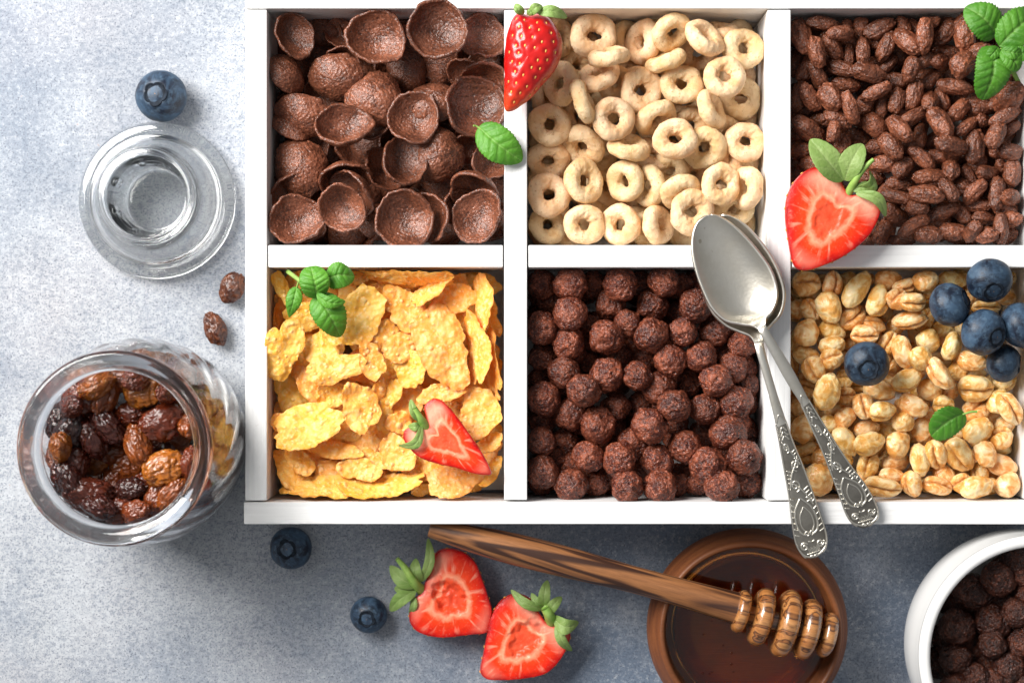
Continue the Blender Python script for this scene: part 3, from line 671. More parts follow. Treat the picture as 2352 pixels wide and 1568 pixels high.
wheat_low = [(900,390,70,48,60),(700,630,60,45,60),(530,750,70,48,0),(910,920,60,45,0),(190,330,60,55,80),(290,270,60,45,20),(470,140,60,48,60),(480,500,60,45,30),(725,420,70,45,70),(990,440,65,45,0),(320,400,70,45,80),(200,870,70,45,60),
 (390,900,70,48,20),(690,1015,70,48,0),(590,1250,60,45,0),(540,1280,70,45,30),(1300,1260,70,48,-20),(1080,1040,65,45,0),(1030,780,75,50,60),(840,1250,60,45,70),(240,780,70,48,-20),(1400,1080,85,55,-40),(240,1130,80,65,20),(1150,250,65,50,0),(1300,940,80,55,0),
 (640,560,60,45,20),(850,680,60,45,30),(1130,430,70,48,0),(330,1170,75,50,0),(430,1190,75,50,30),(1200,1330,70,48,20),(1410,620,70,48,50),(1060,260,70,45,20),(1310,240,70,45,50),(950,240,70,45,30),(1120,960,75,50,20),(1430,1290,70,50,60),(470,1330,75,50,-10),(700,1300,70,45,10),(170,1250,60,50,80),(930,1310,70,45,0),(1100,1200,75,50,20),(1330,660,70,48,-20),(1190,460,70,48,20),(250,920,60,45,60),(1440,980,60,45,0),(640,300,60,45,30),(560,170,60,42,20),(1090,100,60,40,0)]
wheat_top = [(235,185,82,70,0),(375,185,77,56,80),(690,145,87,50,-5),(780,200,77,46,20),(900,150,72,55,15),(1050,155,82,50,-10),(255,335,72,46,-60),(490,375,87,60,40),(610,420,77,52,-10),(375,455,82,52,-20),(235,590,82,52,-20),(690,520,72,52,60),(915,510,77,55,-45),
 (1240,320,87,42,0),(1085,675,57,52,-60),(920,790,77,60,-30),(445,720,52,47,0),(455,815,54,50,0),(640,780,97,60,-20),(215,1000,82,60,75),(360,985,62,60,0),(455,940,72,56,40),(1000,870,62,52,0),(570,1000,82,52,10),(735,1190,92,52,15),(580,1200,82,60,70),(1320,1045,72,60,20),(1385,1195,97,60,-20),
 (710,1265,77,47,-5),(1005,1270,82,52,-50),(1100,1300,62,52,30),(1270,1320,52,50,0),(1200,1245,62,47,-80),(1385,740,82,52,30),(1405,250,72,52,-30),(1410,140,55,42,30),(1185,890,82,60,40),(880,1010,72,60,-80),(450,1070,97,60,-55),(375,530,77,48,10),
 (515,215,122,60,55),(625,280,102,66,70),(740,270,62,52,45),(830,290,77,56,0),(360,320,97,66,-70),(235,460,82,68,70),(560,475,82,48,0),(375,610,67,56,20),(275,670,82,66,-60),(775,570,97,50,-75),(810,395,102,50,10),(1040,535,87,56,75),(870,600,67,60,45),(980,690,107,60,-55),(1160,620,92,52,-10),
 (795,720,97,66,25),(345,790,112,66,80),(550,875,77,56,-80),(660,905,82,60,5),(830,870,92,56,-25),(775,960,62,60,-45),(1180,770,102,76,0),(1305,845,77,52,70),(1400,890,102,62,-60),(585,1080,102,60,15),(750,1090,82,72,60),(865,1175,97,52,-85),(960,1145,87,60,-70),(1090,1150,112,76,-50),
 (1195,1010,92,60,35),(1230,1140,82,56,-70),(660,1345,112,56,-10),(820,1335,77,52,-70),(965,1350,92,52,-15),(1185,1360,97,56,10),(1370,1345,77,66,50),(300,1285,102,68,-70)]
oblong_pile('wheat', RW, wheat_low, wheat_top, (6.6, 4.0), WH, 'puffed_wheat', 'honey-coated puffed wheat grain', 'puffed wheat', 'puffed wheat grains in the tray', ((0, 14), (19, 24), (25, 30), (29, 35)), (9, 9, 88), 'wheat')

# ------------------------------------------------------------------ corn flakes
def flake_mesh(k, A, B, hi=True):
    """A, B semi-axes in mm; all relief is in mm, so no flake is a stretched copy of another"""
    rs = np.random.RandomState(100 + k); n, m = (150, 34) if hi else (90, 16); ph = np.arange(n) * 2 * np.pi / n
    rr = 1 + .08 * np.sin(2 * ph + rs.uniform(0, 6)) + .08 * np.sin(3 * ph + rs.uniform(0, 6)) + .045 * np.sin(5 * ph + rs.uniform(0, 6))
    ex, ey = np.cos(ph) * A, np.sin(ph) * B; e3 = np.stack([ex, ey, ph * 0 + k * 3.3], 1)
    rr += .085 * noise(e3 * .35) + .045 * noise(e3 * .9 + 5) + .022 * noise(e3 * 2.1 + 9)
    notch = rs.uniform(0, 6.28); rr -= .16 * np.exp(-((np.angle(np.exp(1j * (ph - notch)))) / .14) ** 2)
    s = np.linspace(0, 1, m) ** .75
    x = (s[None] * (rr * ex)[:, None]).ravel(); y = (s[None] * (rr * ey)[:, None]).ravel()
    q = np.stack([x, y, 0 * x + k * 5.1], 1); S = np.repeat(s[None], n, 0).ravel(); L = math.sqrt(A * B)
    z = .10 * L * noise(q * (1.5 / L)) + .50 * noise(q * .30 + 4) + .26 * noise(q * .62 + 8)
    z += rs.uniform(.08, .26) * L * (x / A) ** 2 * rs.choice([-1, 1]) * .9 + rs.uniform(-.10, .10) * L * (y / B) ** 2
    z += .45 * S ** 4 * noise(np.stack([np.cos(np.repeat(ph, m)) * A * .45, np.sin(np.repeat(ph, m)) * B * .45, 0 * x + k], 1))
    bl = 0 * x
    for _ in range(int(A * B * (.42 if hi else .2))):
        cx, cy = rs.uniform(-A, A), rs.uniform(-B, B); w = rs.uniform(.32, .68) * (1.8 if rs.rand() < .07 else 1)
        r2 = ((x - cx) ** 2 + (y - cy) ** 2) / w ** 2; bl = np.maximum(bl, np.clip(1 - r2, 0, 1) ** .6 * w * .55)
    top = z + bl + .18 + noise(q * 1.6) * .07; bot = z - .18 - bl * .2 + noise(q * 1.5 + 9) * .06
    e = S > .999; mid = (top + bot) / 2; top[e] = mid[e] + .08; bot[e] = mid[e] - .08
    V = np.vstack([np.stack([x, y, top], 1), np.stack([x, y, bot], 1)]); N = n * m
    F = gridf(n, m, cu=True) + gridf(n, m, cu=True, off=N, flip=True)
    F += [(a * m + m - 1, N + a * m + m - 1, N + ((a + 1) % n) * m + m - 1, ((a + 1) % n) * m + m - 1) for a in range(n)]
    att = np.zeros((2 * N, 3)); att[:N, 0] = np.clip(bl * 2.6, 0, 1); att[:, 1] = np.tile(np.clip((S - .72) / .28, 0, 1) ** 1.5 * .8 + .2, 2)
    return mesh('corn_flake', V, F, M['flake'], attr=att), V
# x, y, semi-axis a, b, direction, tilt, tilt azimuth, height
flakes = [(220,890,90,70,20,20,90,24),(640,140,80,45,0,20,0,25),(300,160,90,60,40,30,200,25),(1220,200,80,60,60,30,60,26),(1020,1355,70,35,10,30,0,27),(1010,1210,120,90,30,10,0,25),(1180,880,120,90,30,15,0,26),(1450,1020,80,70,50,20,0,25),(1430,330,150,80,-65,45,180,26),
 (930,830,130,105,20,8,0,27),(270,790,110,120,10,12,20,27),(370,370,130,90,10,12,0,29),(600,1040,120,80,0,10,0,27),(480,160,100,70,20,30,0,23),(880,200,110,80,10,20,0,24),(1430,640,130,60,-80,50,180,24),(500,1300,120,60,0,25,90,25),(1420,1150,120,60,60,40,120,25),(740,1280,110,60,0,20,90,26),(200,1000,80,60,70,20,0,26),(200,400,120,45,85,55,0,26),
 (760,640,170,120,10,5,0,26),(520,1000,140,110,0,5,0,25),(1150,1050,150,100,0,6,0,26),(800,300,160,120,0,8,0,26),(400,600,150,120,0,5,0,26),(1250,400,160,120,0,6,0,27),(950,1080,150,110,0,6,0,25),(320,1120,140,90,-30,15,90,25),(1300,780,140,110,0,6,0,26),(300,300,120,100,0,10,0,24),(560,860,140,100,0,6,0,27),(850,700,130,100,0,6,0,27),(1330,1200,120,80,0,20,90,23),(1000,560,120,100,0,8,0,27),(1360,200,110,80,0,25,90,22),
 (1200,275,150,85,10,14,80,30),(920,330,135,110,-45,12,60,31),(700,1060,140,85,10,10,90,29),(210,180,110,55,-62,42,20,31),(800,470,110,62,40,14,0,32),(410,760,125,85,-45,14,30,31),(520,810,105,65,0,10,0,31),(775,800,95,42,72,30,0,32),(858,800,95,46,75,25,180,31),(812,920,105,52,80,24,0,31),(890,965,80,60,20,10,0,31),(505,1110,175,60,-15,24,90,31),(330,1180,105,62,-50,22,60,31),(600,1020,85,52,0,10,0,30),(740,1170,105,52,-20,14,90,31),(500,1240,85,72,0,16,90,29),(255,1230,135,72,-60,30,60,29),(1085,1220,72,82,0,18,90,30),(200,955,64,42,20,20,0,34),
 (640,380,205,140,48,8,100,33),(880,1140,118,92,-30,10,120,32),(960,665,105,98,10,12,200,33),(890,545,108,78,30,10,40,34),(455,545,102,88,0,10,100,33),(1130,800,132,62,10,18,100,34),(1345,910,148,116,-70,14,120,34),(670,1230,122,66,-5,14,90,33),
 (735,620,112,72,-65,14,30,36),(525,660,168,92,15,10,100,36),(670,880,152,102,-70,12,20,36),(1130,535,255,145,-62,8,60,36),(380,985,220,118,17,14,110,37),(240,555,168,112,76,14,330,38),
 (955,165,270,95,-6,66,265,33),(1060,215,150,75,28,56,130,33),(1365,300,190,85,-72,62,175,33),(1325,560,220,100,-78,56,180,34),(1415,640,210,90,-74,66,185,33),(1420,1080,95,52,38,36,120,33),(1440,1245,105,60,55,50,130,32),
 (430,1340,195,85,-10,52,100,33),(770,1325,235,90,5,52,88,33),(1205,1305,185,92,14,20,95,34)]
NL = 36 + 25
flakes = [(230 + 260 * (i % 5) + RNG.uniform(-30, 30), 200 + 260 * (i // 5) + RNG.uniform(-30, 30), 165, 135, RNG.uniform(0, 180), RNG.uniform(0, 14), RNG.uniform(0, 360), 17 + 2 * (i % 2)) for i in range(25)] + flakes
for k, (x, y, a, b, rz, th, ph, z) in enumerate(flakes):
    c = CELLS['flake']; A, B = RF.L(a, z), RF.L(b, z)
    Rt = tilt(th, ph, 0) @ Matrix.Rotation(math.radians(rz), 3, 'Z')
    if th > 50: B = B * 1.15
    pos = RF.P(x, y, z); me, loc = flake_mesh(k, A, B, k >= 25)
    w = loc @ rot_np(Rt).T; lo, hi = w.min(0), w.max(0)
    over = k >= NL and z >= 36
    if not over:
        for i in (0, 1):
            span = c[i + 2] - c[i]
            pos[i] = min(max(pos[i], c[i] - lo[i]), c[i + 2] - hi[i]) if hi[i] - lo[i] < span else pos[i]
    low = k < NL
    look = ('deep lying ' if k < 25 else 'half buried ' if low else '') + ('edge-on' if th > 40 else lean(rz)) + ' golden corn flake'
    place('corn_flake', me, pos, Rt, (1, 1, 1), spot_label(look, 'flake', pos), 'corn flake', 'corn flakes in the tray')

# ------------------------------------------------------------------ blueberries
def berry_parts():
    p, f = ico(5); n = p.copy(); pol = np.arccos(np.clip(n[:, 2], -1, 1)); az = np.arctan2(n[:, 1], n[:, 0])
    d = noise(n * 1.5) * .025 + noise(n * 4) * .008
    v = n * (1 + d)[:, None]; v[:, 2] *= .88
    dip = np.clip((.50 - pol) / .16, 0, 1); v[:, 2] -= dip ** 1.2 * .06
    body = mesh('skin', v * 9.0, f, M['berry'])
    nn, prof = 90, [(.02, .80), (.10, .79), (.22, .785), (.33, .785), (.385, .79), (.41, .806), (.425, .816), (.445, .812), (.475, .79), (.46, .72), (.2, .68), (.0, .68)]
    def md(r, z, ph):
        w = np.clip((r - .2) / .2, 0, 1)
        lob = np.abs(np.cos(2.5 * ph + .25 * np.sin(ph))) ** .55
        return r * (1 + w * (.20 * lob - .17) + w * .03 * np.sin(3 * ph + 1)), z + w * np.clip(z - .78, 0, 1) * .8 * (lob - .55) + .006 * np.sin(4 * ph + 9 * r) * w
    cv, cf = lathe(prof, nn, md); crown = mesh('crown', cv * 9.0, cf, M['crown'])
    sv, sf = ico(2); sv = sv * [.045, .04, .03] + [.01, 0, .80]; scar = mesh('stem_scar', sv * 9, sf, M['scar'])
    return body, crown, scar
BP = berry_parts()
def blueberry(pos, r, th, ph, label, grp='loose blueberries'):
    e = empty('blueberry', pos, label, 'blueberry', grp); e.rotation_euler = tilt(th, ph, RNG.uniform(0, 360)).to_euler()
    s = r / 9.0; e.scale = (s, s, s)
    for me in BP:
        o = bpy.data.objects.new(me.name, me); COL.objects.link(o); o.parent = e
    return e
def berry_on(px, py, rpx, zc, th, ph, label, grp=None):
    r = rpx * K(zc); blueberry(P(px, py, zc), r, th, ph, label, grp)
berry_on(370, 221, 59, 7.9, 6, 190, 'large dusty blue blueberry on the tabletop above the clear glass lid')
berry_on(668, 1258, 48.5, 6.6, 8, 170, 'dark blueberry on the tabletop just below the tray corner')
berry_on(847, 1411, 42.5, 6.0, 10, 250, 'smallest dark blueberry, on the tabletop left of the halved strawberries')
for x, y, r, z, th, ph, lb in ((570, 637, 127, 41.5, 18, 255, 'single blueberry on the puffed wheat, apart from the cluster, crown facing up'),
                               (1034, 306, 124, 40.5, 62, 22, 'blueberry in the cluster on the puffed wheat, crown turned to the right side'),
                               (1257, 170, 128, 41.5, 38, 272, 'topmost blueberry of the cluster, resting on puffed wheat by the divider'),
                               (1223, 460, 131, 43.0, 36, -28, 'middle blueberry of the cluster on puffed wheat, star crown toward lower right'),
                               (1432, 420, 128, 40.5, 70, 20, 'blueberry of the cluster on puffed wheat, cut off by the right photo edge'),
                               (1336, 632, 108, 35.5, 72, -5, 'lowest blueberry of the cluster on the puffed wheat, tucked beneath the others')):
    px, py = RW.px(x, y); berry_on(px, py, r * .7145 / 1.7415, z, th, ph, lb, 'blueberries on the puffed wheat')

# ------------------------------------------------------------------ leaves
def leaf(base, tip, width, bend=0.0, rise=3.0, serr=.05, quilt=.55, droop=1.5, nveins=6, roll=0.0, name='leaf', mt='mint', parent=None, wpow=(.62, 1.0), twist=0.0, th=.22):
    base, tip = np.asarray(base, float), np.asarray(tip, float); nu, nv = 64, 29
    t = np.linspace(0, 1, nu); w = np.linspace(-1, 1, nv)
    ax = tip - base; L = np.linalg.norm(ax); ax = ax / L
    side = np.cross([0, 0, 1.0], ax); side /= np.linalg.norm(side); up = np.cross(ax, side)
    prof = (t ** wpow[0]) * (1 - t) ** wpow[1]; prof = prof / prof.max(); prof[0] = .05; prof[-1] = .02
    T, W = np.meshgrid(t, w, indexing='ij')
    saw = ((T * nveins * 2.2) % 1.0)
    hw = width / 2 * prof[:, None] * (1 + serr * (saw - .5) * 2 * np.abs(W) ** 3)
    cen = base + ax * (t * L)[:, None] + side * (np.sin(np.pi * t) * bend * L)[:, None] + np.array([0, 0, 1.0]) * (np.sin(np.pi * t) * rise)[:, None]
    ph = (T * nveins - np.abs(W) * 1.15)
    vein = np.abs(np.sin(np.pi * ph)); q = vein ** .6 * quilt * .55 * np.clip(1 - np.abs(W) ** 4, 0, 1) * np.clip(prof[:, None] * 1.6, 0, 1)
    h = q - quilt * .6 * np.exp(-(W / .07) ** 2) + width * .10 * np.abs(W) - droop * .7 * np.abs(W) ** 2.2
    an = math.radians(roll) + twist * (T - .5)
    off = W * hw
    g = cen[:, None] + side * (off * np.cos(an))[..., None] + up * (h * prof[:, None] + off * np.sin(an))[..., None]
    v, f = sheet(g, th)
    tone = np.clip(np.exp(-(W / .06) ** 2) * .9 + np.exp(-(vein / .22) ** 2) * .5 * (np.abs(W) < .93), 0, 1) * .8
    a = np.zeros((len(v), 3)); a[:, 0] = np.concatenate([tone.ravel()] * 2)
    return mk(name, v, f, M[mt], parent, origin=base, attr=a)
def stem(pts, r0, r1, parent, name='stem', mt='stem'):
    pts = catmull(pts, 24); v, f = tube(pts, np.linspace(r0, r1, 24), 10); return mk(name, v, f, M[mt], parent, origin=pts[0])

# one leaf lying across the divider
b = RS.P(1412, 752, 42.5); e = empty('mint_leaf', b, 'single mint leaf lying across the divider between shells and oat rings', 'mint leaf')
leaf(b, RS.P(1668, 955, 42), RS.L(212, 43), -.04, 3.2, .035, .65, 2.0, 6, parent=e, name='blade', wpow=(.50, .62))
stem([RS.P(1382, 744, 43.5), RS.P(1400, 748, 43), RS.P(1425, 765, 43)], .35, .3, e)
# leaf on the wheat
b = RW.P(1118, 912, 41.5); e = empty('mint_leaf', b, 'small folded mint leaf lying on the puffed wheat', 'mint leaf')
leaf(b, RW.P(930, 1040, 40), RW.L(182, 41), -.10, 3, .05, .55, 1.5, 5, roll=-14, parent=e, name='blade', wpow=(.5, .45))
stem([RW.P(1188, 904, 42.5), RW.P(1150, 906, 42.5), RW.P(1105, 920, 42)], .45, .35, e)
# sprig on the flakes
b = RF.P(425, 245, 46); e = empty('mint_sprig', b, 'mint sprig with four leaves lying on the corn flakes', 'mint sprig')
leaf(RF.P(480, 165, 43), RF.P(642, 150, 42), RF.L(150, 43), .10, 2.5, .04, .6, 1.6, 5, parent=e, wpow=(.45, .6))
leaf(RF.P(318, 205, 41), RF.P(274, 378, 39), RF.L(92, 41), .03, 2, .04, .45, 1.2, 5, parent=e)
leaf(RF.P(435, 248, 43), RF.P(563, 486, 40), RF.L(190, 42), .04, 4.0, .045, .7, 2.2, 6, parent=e, wpow=(.45, .62))
leaf(RF.P(430, 268, 45), RF.P(395, 90, 45.5), RF.L(172, 46), -.06, 3.2, .04, .8, 2.0, 6, parent=e, wpow=(.42, .42))
leaf(RF.P(428, 250, 47), RF.P(590, 290, 47), RF.L(70, 46), -.15, 2.0, .06, .5, .8, 5, parent=e, wpow=(.5, .6))
leaf(RF.P(420, 280, 42), RF.P(402, 335, 40), RF.L(40, 42), 0, 1, .05, .3, .5, 4, parent=e)
stem([RF.P(262, 116, 43), RF.P(335, 172, 43.5), RF.P(385, 215, 44), RF.P(430, 258, 45)], .75, .7, e)
stem([RF.P(330, 170, 43), RF.P(318, 212, 41)], .4, .3, e)
# sprig top right
b = RP.P(1340, 260, 46); e = empty('mint_sprig', b, 'mint sprig on the chocolate rice puffs at the top right corner of the photo', 'mint sprig')
leaf(RP.P(1320, 205, 44), RP.P(1142, 42, 45), RP.L(205, 46), -.03, 3.5, .055, .7, 2.2, 6, parent=e, wpow=(.42, .58))
leaf(RP.P(1335, 265, 46), RP.P(1560, 70, 44), RP.L(210, 46), .05, 4, .05, .9, 2.2, 6, parent=e, wpow=(.42, .55))
leaf(RP.P(1290, 262, 46), RP.P(1240, 572, 42), RP.L(208, 46), .06, 4.5, .05, .8, 2.4, 7, parent=e, wpow=(.45, .55))
leaf(RP.P(1350, 285, 49), RP.P(1445, 405, 49), RP.L(115, 49), .05, 2, .06, .6, 1.2, 5, parent=e, wpow=(.5, .5))
leaf(RP.P(1345, 290, 49.5), RP.P(1470, 310, 50), RP.L(80, 50), -.05, 2, .06, .5, .8, 5, parent=e, wpow=(.5, .6))
leaf(RP.P(1400, 330, 48), RP.P(1520, 290, 49), RP.L(90, 49), 0, 2, .05, .4, .8, 5, parent=e)
leaf(RP.P(1330, 270, 48), RP.P(1262, 345, 47.5), RP.L(75, 48), 0, 1.5, .06, .5, .8, 4, parent=e, wpow=(.5, .6))
stem([RP.P(1345, 280, 44), RP.P(1420, 420, 40), RP.P(1470, 520, 37)], .8, .8, e)

# ------------------------------------------------------------------ strawberries
def resample(pts, n):
    q = catmull(np.asarray(pts, float), 600, closed=True); d = np.linalg.norm(np.roll(q, -1, 0) - q, axis=1); s = np.concatenate([[0], np.cumsum(d)])
    u = np.linspace(0, s[-1], n, endpoint=False); q = np.vstack([q, q[:1]])
    return np.stack([np.interp(u, s, q[:, 0]), np.interp(u, s, q[:, 1])], 1)
def dimple_seeds(v, seeds, nrm, rad=1.0, depth=.45):
    for s in seeds:
        d2 = ((v - s) ** 2).sum(1); v -= nrm * (depth * np.exp(-d2 / (rad * .62) ** 2))[:, None]
    return v
def seed_mesh(pos, nrm, axis):
    parts = []
    for p, n in zip(pos, nrm):
        a = axis - n * (axis @ n); a /= np.linalg.norm(a) + 1e-9; b = np.cross(n, a)
        s, f = ico(2); s = s * [1.0 - .25 * 0, .62, .42]; s[:, 1] *= 1 - .25 * s[:, 0]
        parts.append((p - n * .05 + (s[:, :1] * a * .58 + s[:, 1:2] * b * .54 + s[:, 2:] * n * .5), f))
    return merge(parts)
def half_berry(reg, outline, z, depth, calyx, tip, label, hollow=0.0, slope=(0, 0), crater=(0, 0, .3)):
    n, m = 144, 40
    zz = z
    o2 = resample([reg.P(x, y, zz)[:2] for x, y in outline], n); ce = o2.mean(0)
    ck, tp = reg.P(*calyx, zz)[:2], reg.P(*tip, zz)[:2]; ax = (tp - ck) / np.linalg.norm(tp - ck); LL = np.linalg.norm(tp - ck)
    E = empty('strawberry', (*ce, z - depth), label, 'strawberry')
    s = np.linspace(0, 1, m) ** .9
    S, I = np.meshgrid(s, np.arange(n)); xy = ce + (o2[I] - ce) * S[..., None]
    t = np.clip(((xy - ck) @ ax) / LL, 0, 1)
    hz = zz + slope[0] * (xy[..., 0] - ce[0]) + slope[1] * (xy[..., 1] - ce[1])
    flat = np.stack([xy[..., 0], xy[..., 1], 0 * hz], -1).reshape(-1, 3)
    relief = (noise(flat * .25) * .22 + noise(flat * .8) * .08 + noise(flat * 2.0) * .03).reshape(S.shape)
    zt = hz + relief * np.clip((1 - S) * 6, 0, 1) + .5 * (1 - S ** 2) - .55 * S ** 8
    if hollow:
        cc = np.array([ce[0] + ax[0] * crater[0] * LL, ce[1] + ax[1] * crater[0] * LL]); rel = xy - cc
        al = rel @ ax / (LL * .27); ac = rel @ np.array([-ax[1], ax[0]]) / (LL * crater[2] * .5)
        dd = np.sqrt(al ** 2 + ac ** 2) + .35 * noise(flat * .35 + 3).reshape(S.shape)
        zt -= hollow * np.clip((1.0 - dd) / .35, 0, 1) ** 1.0 * (1 + .3 * noise(flat * .5).reshape(S.shape))
    ang = I / n
    top = np.stack([xy[..., 0], xy[..., 1], zt], -1)
    att = np.stack([S, t, ang], -1).reshape(-1, 3)
    mk('cut_face', top.reshape(-1, 3), gridf(n, m, cu=True, flip=False), M['cut'], E, origin=(*ce, z), attr=att)
    # skin: the round side below, bulging a little beyond the cut
    sd = np.linspace(0, 1, 30); Sd, Id = np.meshgrid(sd, np.arange(n)); aa = Sd * np.pi / 2
    rad = np.cos(aa) * (1 + .10 * np.sin(2 * aa)); xy2 = ce + (o2[Id] - ce) * rad[..., None]
    edge = top[:, -1, 2][:, None] * (1 - Sd) + (zz - depth) * Sd
    z2 = np.where(Sd <= 0, top[:, -1, 2][:, None], edge * 0 + top[:, -1, 2][:, None] * np.cos(aa) ** 1.0 + (zz - depth) * (1 - np.cos(aa)))
    z2 = top[:, -1, 2][:, None] - (top[:, -1, 2][:, None] - (zz - depth)) * np.sin(aa)
    sk = np.stack([xy2[..., 0], xy2[..., 1], z2], -1).reshape(-1, 3)
    a2 = np.zeros((len(sk), 3)); a2[:, 0] = .15
    # seeds along the rim
    rs = np.random.RandomState(n + int(abs(ce[0])) ); sp, sn = [], []
    for k in range(0, n, 7):
        for row in (3, 8, 13):
            kk = (k + rs.randint(0, 4) + (3 if row == 8 else 0)) % n; p = sk.reshape(n, 30, 3)[kk, row]
            nn = np.array([o2[kk, 0] - ce[0], o2[kk, 1] - ce[1], 0]); nn /= np.linalg.norm(nn); nn = nn * math.cos(row * .05) - np.array([0, 0, math.sin(row * .05)])
            sp.append(p + nn * .1); sn.append(nn)
    sv, sf = seed_mesh(sp, sn, np.array([ax[0], ax[1], 0]))
    sv = np.asarray(sv); F = gridf(n, 30, cu=True, flip=True); nF = len(F)
    V, F2 = merge([(sk, F), (sv, sf)])
    at = np.zeros((len(V), 3)); at[:len(sk), 0] = .1
    mk('skin', V, F2, [M['skin'], M['seed']], E, origin=(*ce, z - depth), attr=at, fm=[0] * nF + [1] * (len(F2) - nF))
    return E, z
def sepal(E, reg, b, t, w, zb, zt, rise=1.5, bend=0.0, roll=0.0):
    leaf(reg.P(*b, zb), reg.P(*t, zt), reg.L(w, zb), bend, rise, .02, .12, .5, 4, roll=roll, name='sepal', mt='sepal', parent=E, wpow=(.5, .62), th=.25)

E, z = half_berry(RP, [(455, 1075), (425, 1015), (380, 985), (300, 955), (225, 985), (165, 1050), (130, 1130), (122, 1230), (133, 1330), (150, 1430), (168, 1500), (205, 1535), (262, 1535), (340, 1508), (430, 1470), (520, 1410), (590, 1345), (640, 1260), (664, 1180), (655, 1130), (600, 1105), (545, 1103), (495, 1112)],
    51.0, 9.5, (470, 1090), (215, 1520), 'heart shaped strawberry half with long stem, resting on the tray divider beside chocolate rice puffs', hollow=.55, crater=(0.0, 0, .30))
sepal(E, RP, (448, 1030), (258, 795), 165, 52, 53, 2.5, .02, 10); sepal(E, RP, (455, 1030), (556, 820), 140, 52, 54, 2.5, .08, -10)
sepal(E, RP, (520, 1100), (690, 1235), 70, 52, 49, 4, .16, 20); sepal(E, RP, (520, 1080), (598, 972), 80, 51, 50, 3.0, -.42, 30); sepal(E, RP, (500, 1085), (640, 1075), 60, 51.5, 50, 2, .1, 0)
stem([RP.P(470, 1112, 49), RP.P(520, 1020, 53.5), RP.P(570, 955, 55), RP.P(620, 908, 56)], RP.L(25, 52), RP.L(11, 55), E)
E, z = half_berry(RF, [(1050, 985), (1040, 930), (1035, 875), (1080, 836), (1135, 848), (1200, 915), (1260, 995), (1312, 1070), (1362, 1150), (1404, 1240), (1388, 1258), (1310, 1250), (1205, 1218), (1100, 1195), (1005, 1160), (950, 1110), (918, 1060), (922, 1015), (960, 990), (1010, 995)],
    46.5, 8.0, (1020, 985), (1398, 1250), 'pointed strawberry half lying on the corn flakes', hollow=.25, slope=(.03, .06), crater=(-.05, 0, .22))
sepal(E, RF, (1030, 965), (955, 835), 55, 47, 48, 2, .1, 20); sepal(E, RF, (1020, 985), (885, 1095), 60, 47, 44, 4, .28, -10); sepal(E, RF, (1015, 975), (940, 985), 50, 46.5, 45.5, 2, .1)
stem([RF.P(1050, 1000, 44), RF.P(1010, 945, 47.6), RF.P(975, 880, 49)], RF.L(32, 47), RF.L(16, 49), E)
E, z = half_berry(RL, [(1160, 545), (1180, 480), (1210, 400), (1240, 315), (1310, 290), (1400, 310), (1470, 370), (1512, 470), (1545, 570), (1566, 655), (1552, 740), (1530, 780), (1440, 790), (1300, 806), (1200, 797), (1120, 762), (1085, 695), (1105, 590)],
    12.0, 11.6, (1140, 520), (1545, 745), 'hollow centred strawberry half on the tabletop, nearer the two blueberries', hollow=2.4, crater=(-.02, 0, .36))
for b, t, w, zz, rr, bd in (((1150, 500), (968, 385), 95, 11, 3, .1), ((1150, 480), (1195, 222), 62, 13, 3, -.12), ((1120, 530), (970, 650), 85, 10, 3.5, -.1), ((1110, 560), (1085, 672), 45, 10, 2, .1), ((1150, 480), (1120, 340), 75, 12, 3, .1), ((1110, 520), (995, 520), 70, 11, 2, 0)):
    sepal(E, RL, b, t, w, 12, zz, rr, bd)
stem([RL.P(1160, 530, 9), RL.P(1110, 480, 14), RL.P(1060, 400, 16), RL.P(1010, 342, 17)], RL.L(34, 12), RL.L(13, 17), E)
E, z = half_berry(RL, [(1845, 660), (1800, 590), (1740, 560), (1690, 558), (1620, 600), (1570, 680), (1545, 780), (1522, 900), (1503, 1000), (1530, 1045), (1590, 1057), (1740, 1050), (1880, 1020), (1960, 950), (2012, 860), (2028, 785), (1990, 750), (1930, 735), (1880, 710)],
    12.5, 12.1, (1870, 690), (1530, 1035), 'pale red strawberry half on the tabletop, nearer the honey dipper', hollow=1.3, crater=(-.08, 0, .36))
for b, t, w, zz, rr, bd in (((1870, 640), (1680, 525), 60, 12, 3, .08), ((1880, 630), (1895, 468), 70, 14, 3, .06), ((1930, 690), (2080, 720), 95, 13, 3.5, -.2), ((1950, 720), (2040, 885), 60, 10, 3, -.1), ((1900, 670), (1980, 565), 65, 13, 3, .1), ((1880, 620), (1800, 545), 50, 13, 2, .1)):
    sepal(E, RL, b, t, w, 13, zz, rr, bd)
stem([RL.P(1924, 722, 10), RL.P(1905, 670, 14.5), RL.P(1880, 630, 15.5)], RL.L(38, 12), RL.L(26, 15), E)

# the uncut strawberry
out = [(175, 75), (225, 92), (290, 85), (345, 105), (395, 165), (425, 235), (428, 300), (408, 370), (370, 440), (310, 505), (250, 575), (190, 625), (130, 660), (92, 655), (82, 600), (84, 520), (83, 430), (84, 340), (92, 250), (112, 165), (138, 105)]
zz = 49.0; n = 160; m = 56
o2 = resample([RR.P(x, y, zz)[:2] for x, y in out], n); ck, tp = RR.P(235, 85, zz)[:2], RR.P(105, 655, zz)[:2]
ce = o2.mean(0); ax = (tp - ck) / np.linalg.norm(tp - ck)
E = empty('strawberry', (*ce, 41), 'whole bright red strawberry on the tray divider between shells and oat rings', 'strawberry')
a = np.linspace(np.pi / 2, -np.pi / 2, m); A, I = np.meshgrid(a, np.arange(n))
tt = np.clip(((o2[I] - ck) @ ax) / np.linalg.norm(tp - ck), 0, 1)
xy = ce + (o2[I] - ce) * np.cos(A)[..., None] ** .8
hgt = np.where(np.sin(A) > 0, 9.0, 8.2) * np.sign(np.sin(A)) * np.abs(np.sin(A)) ** 1.0
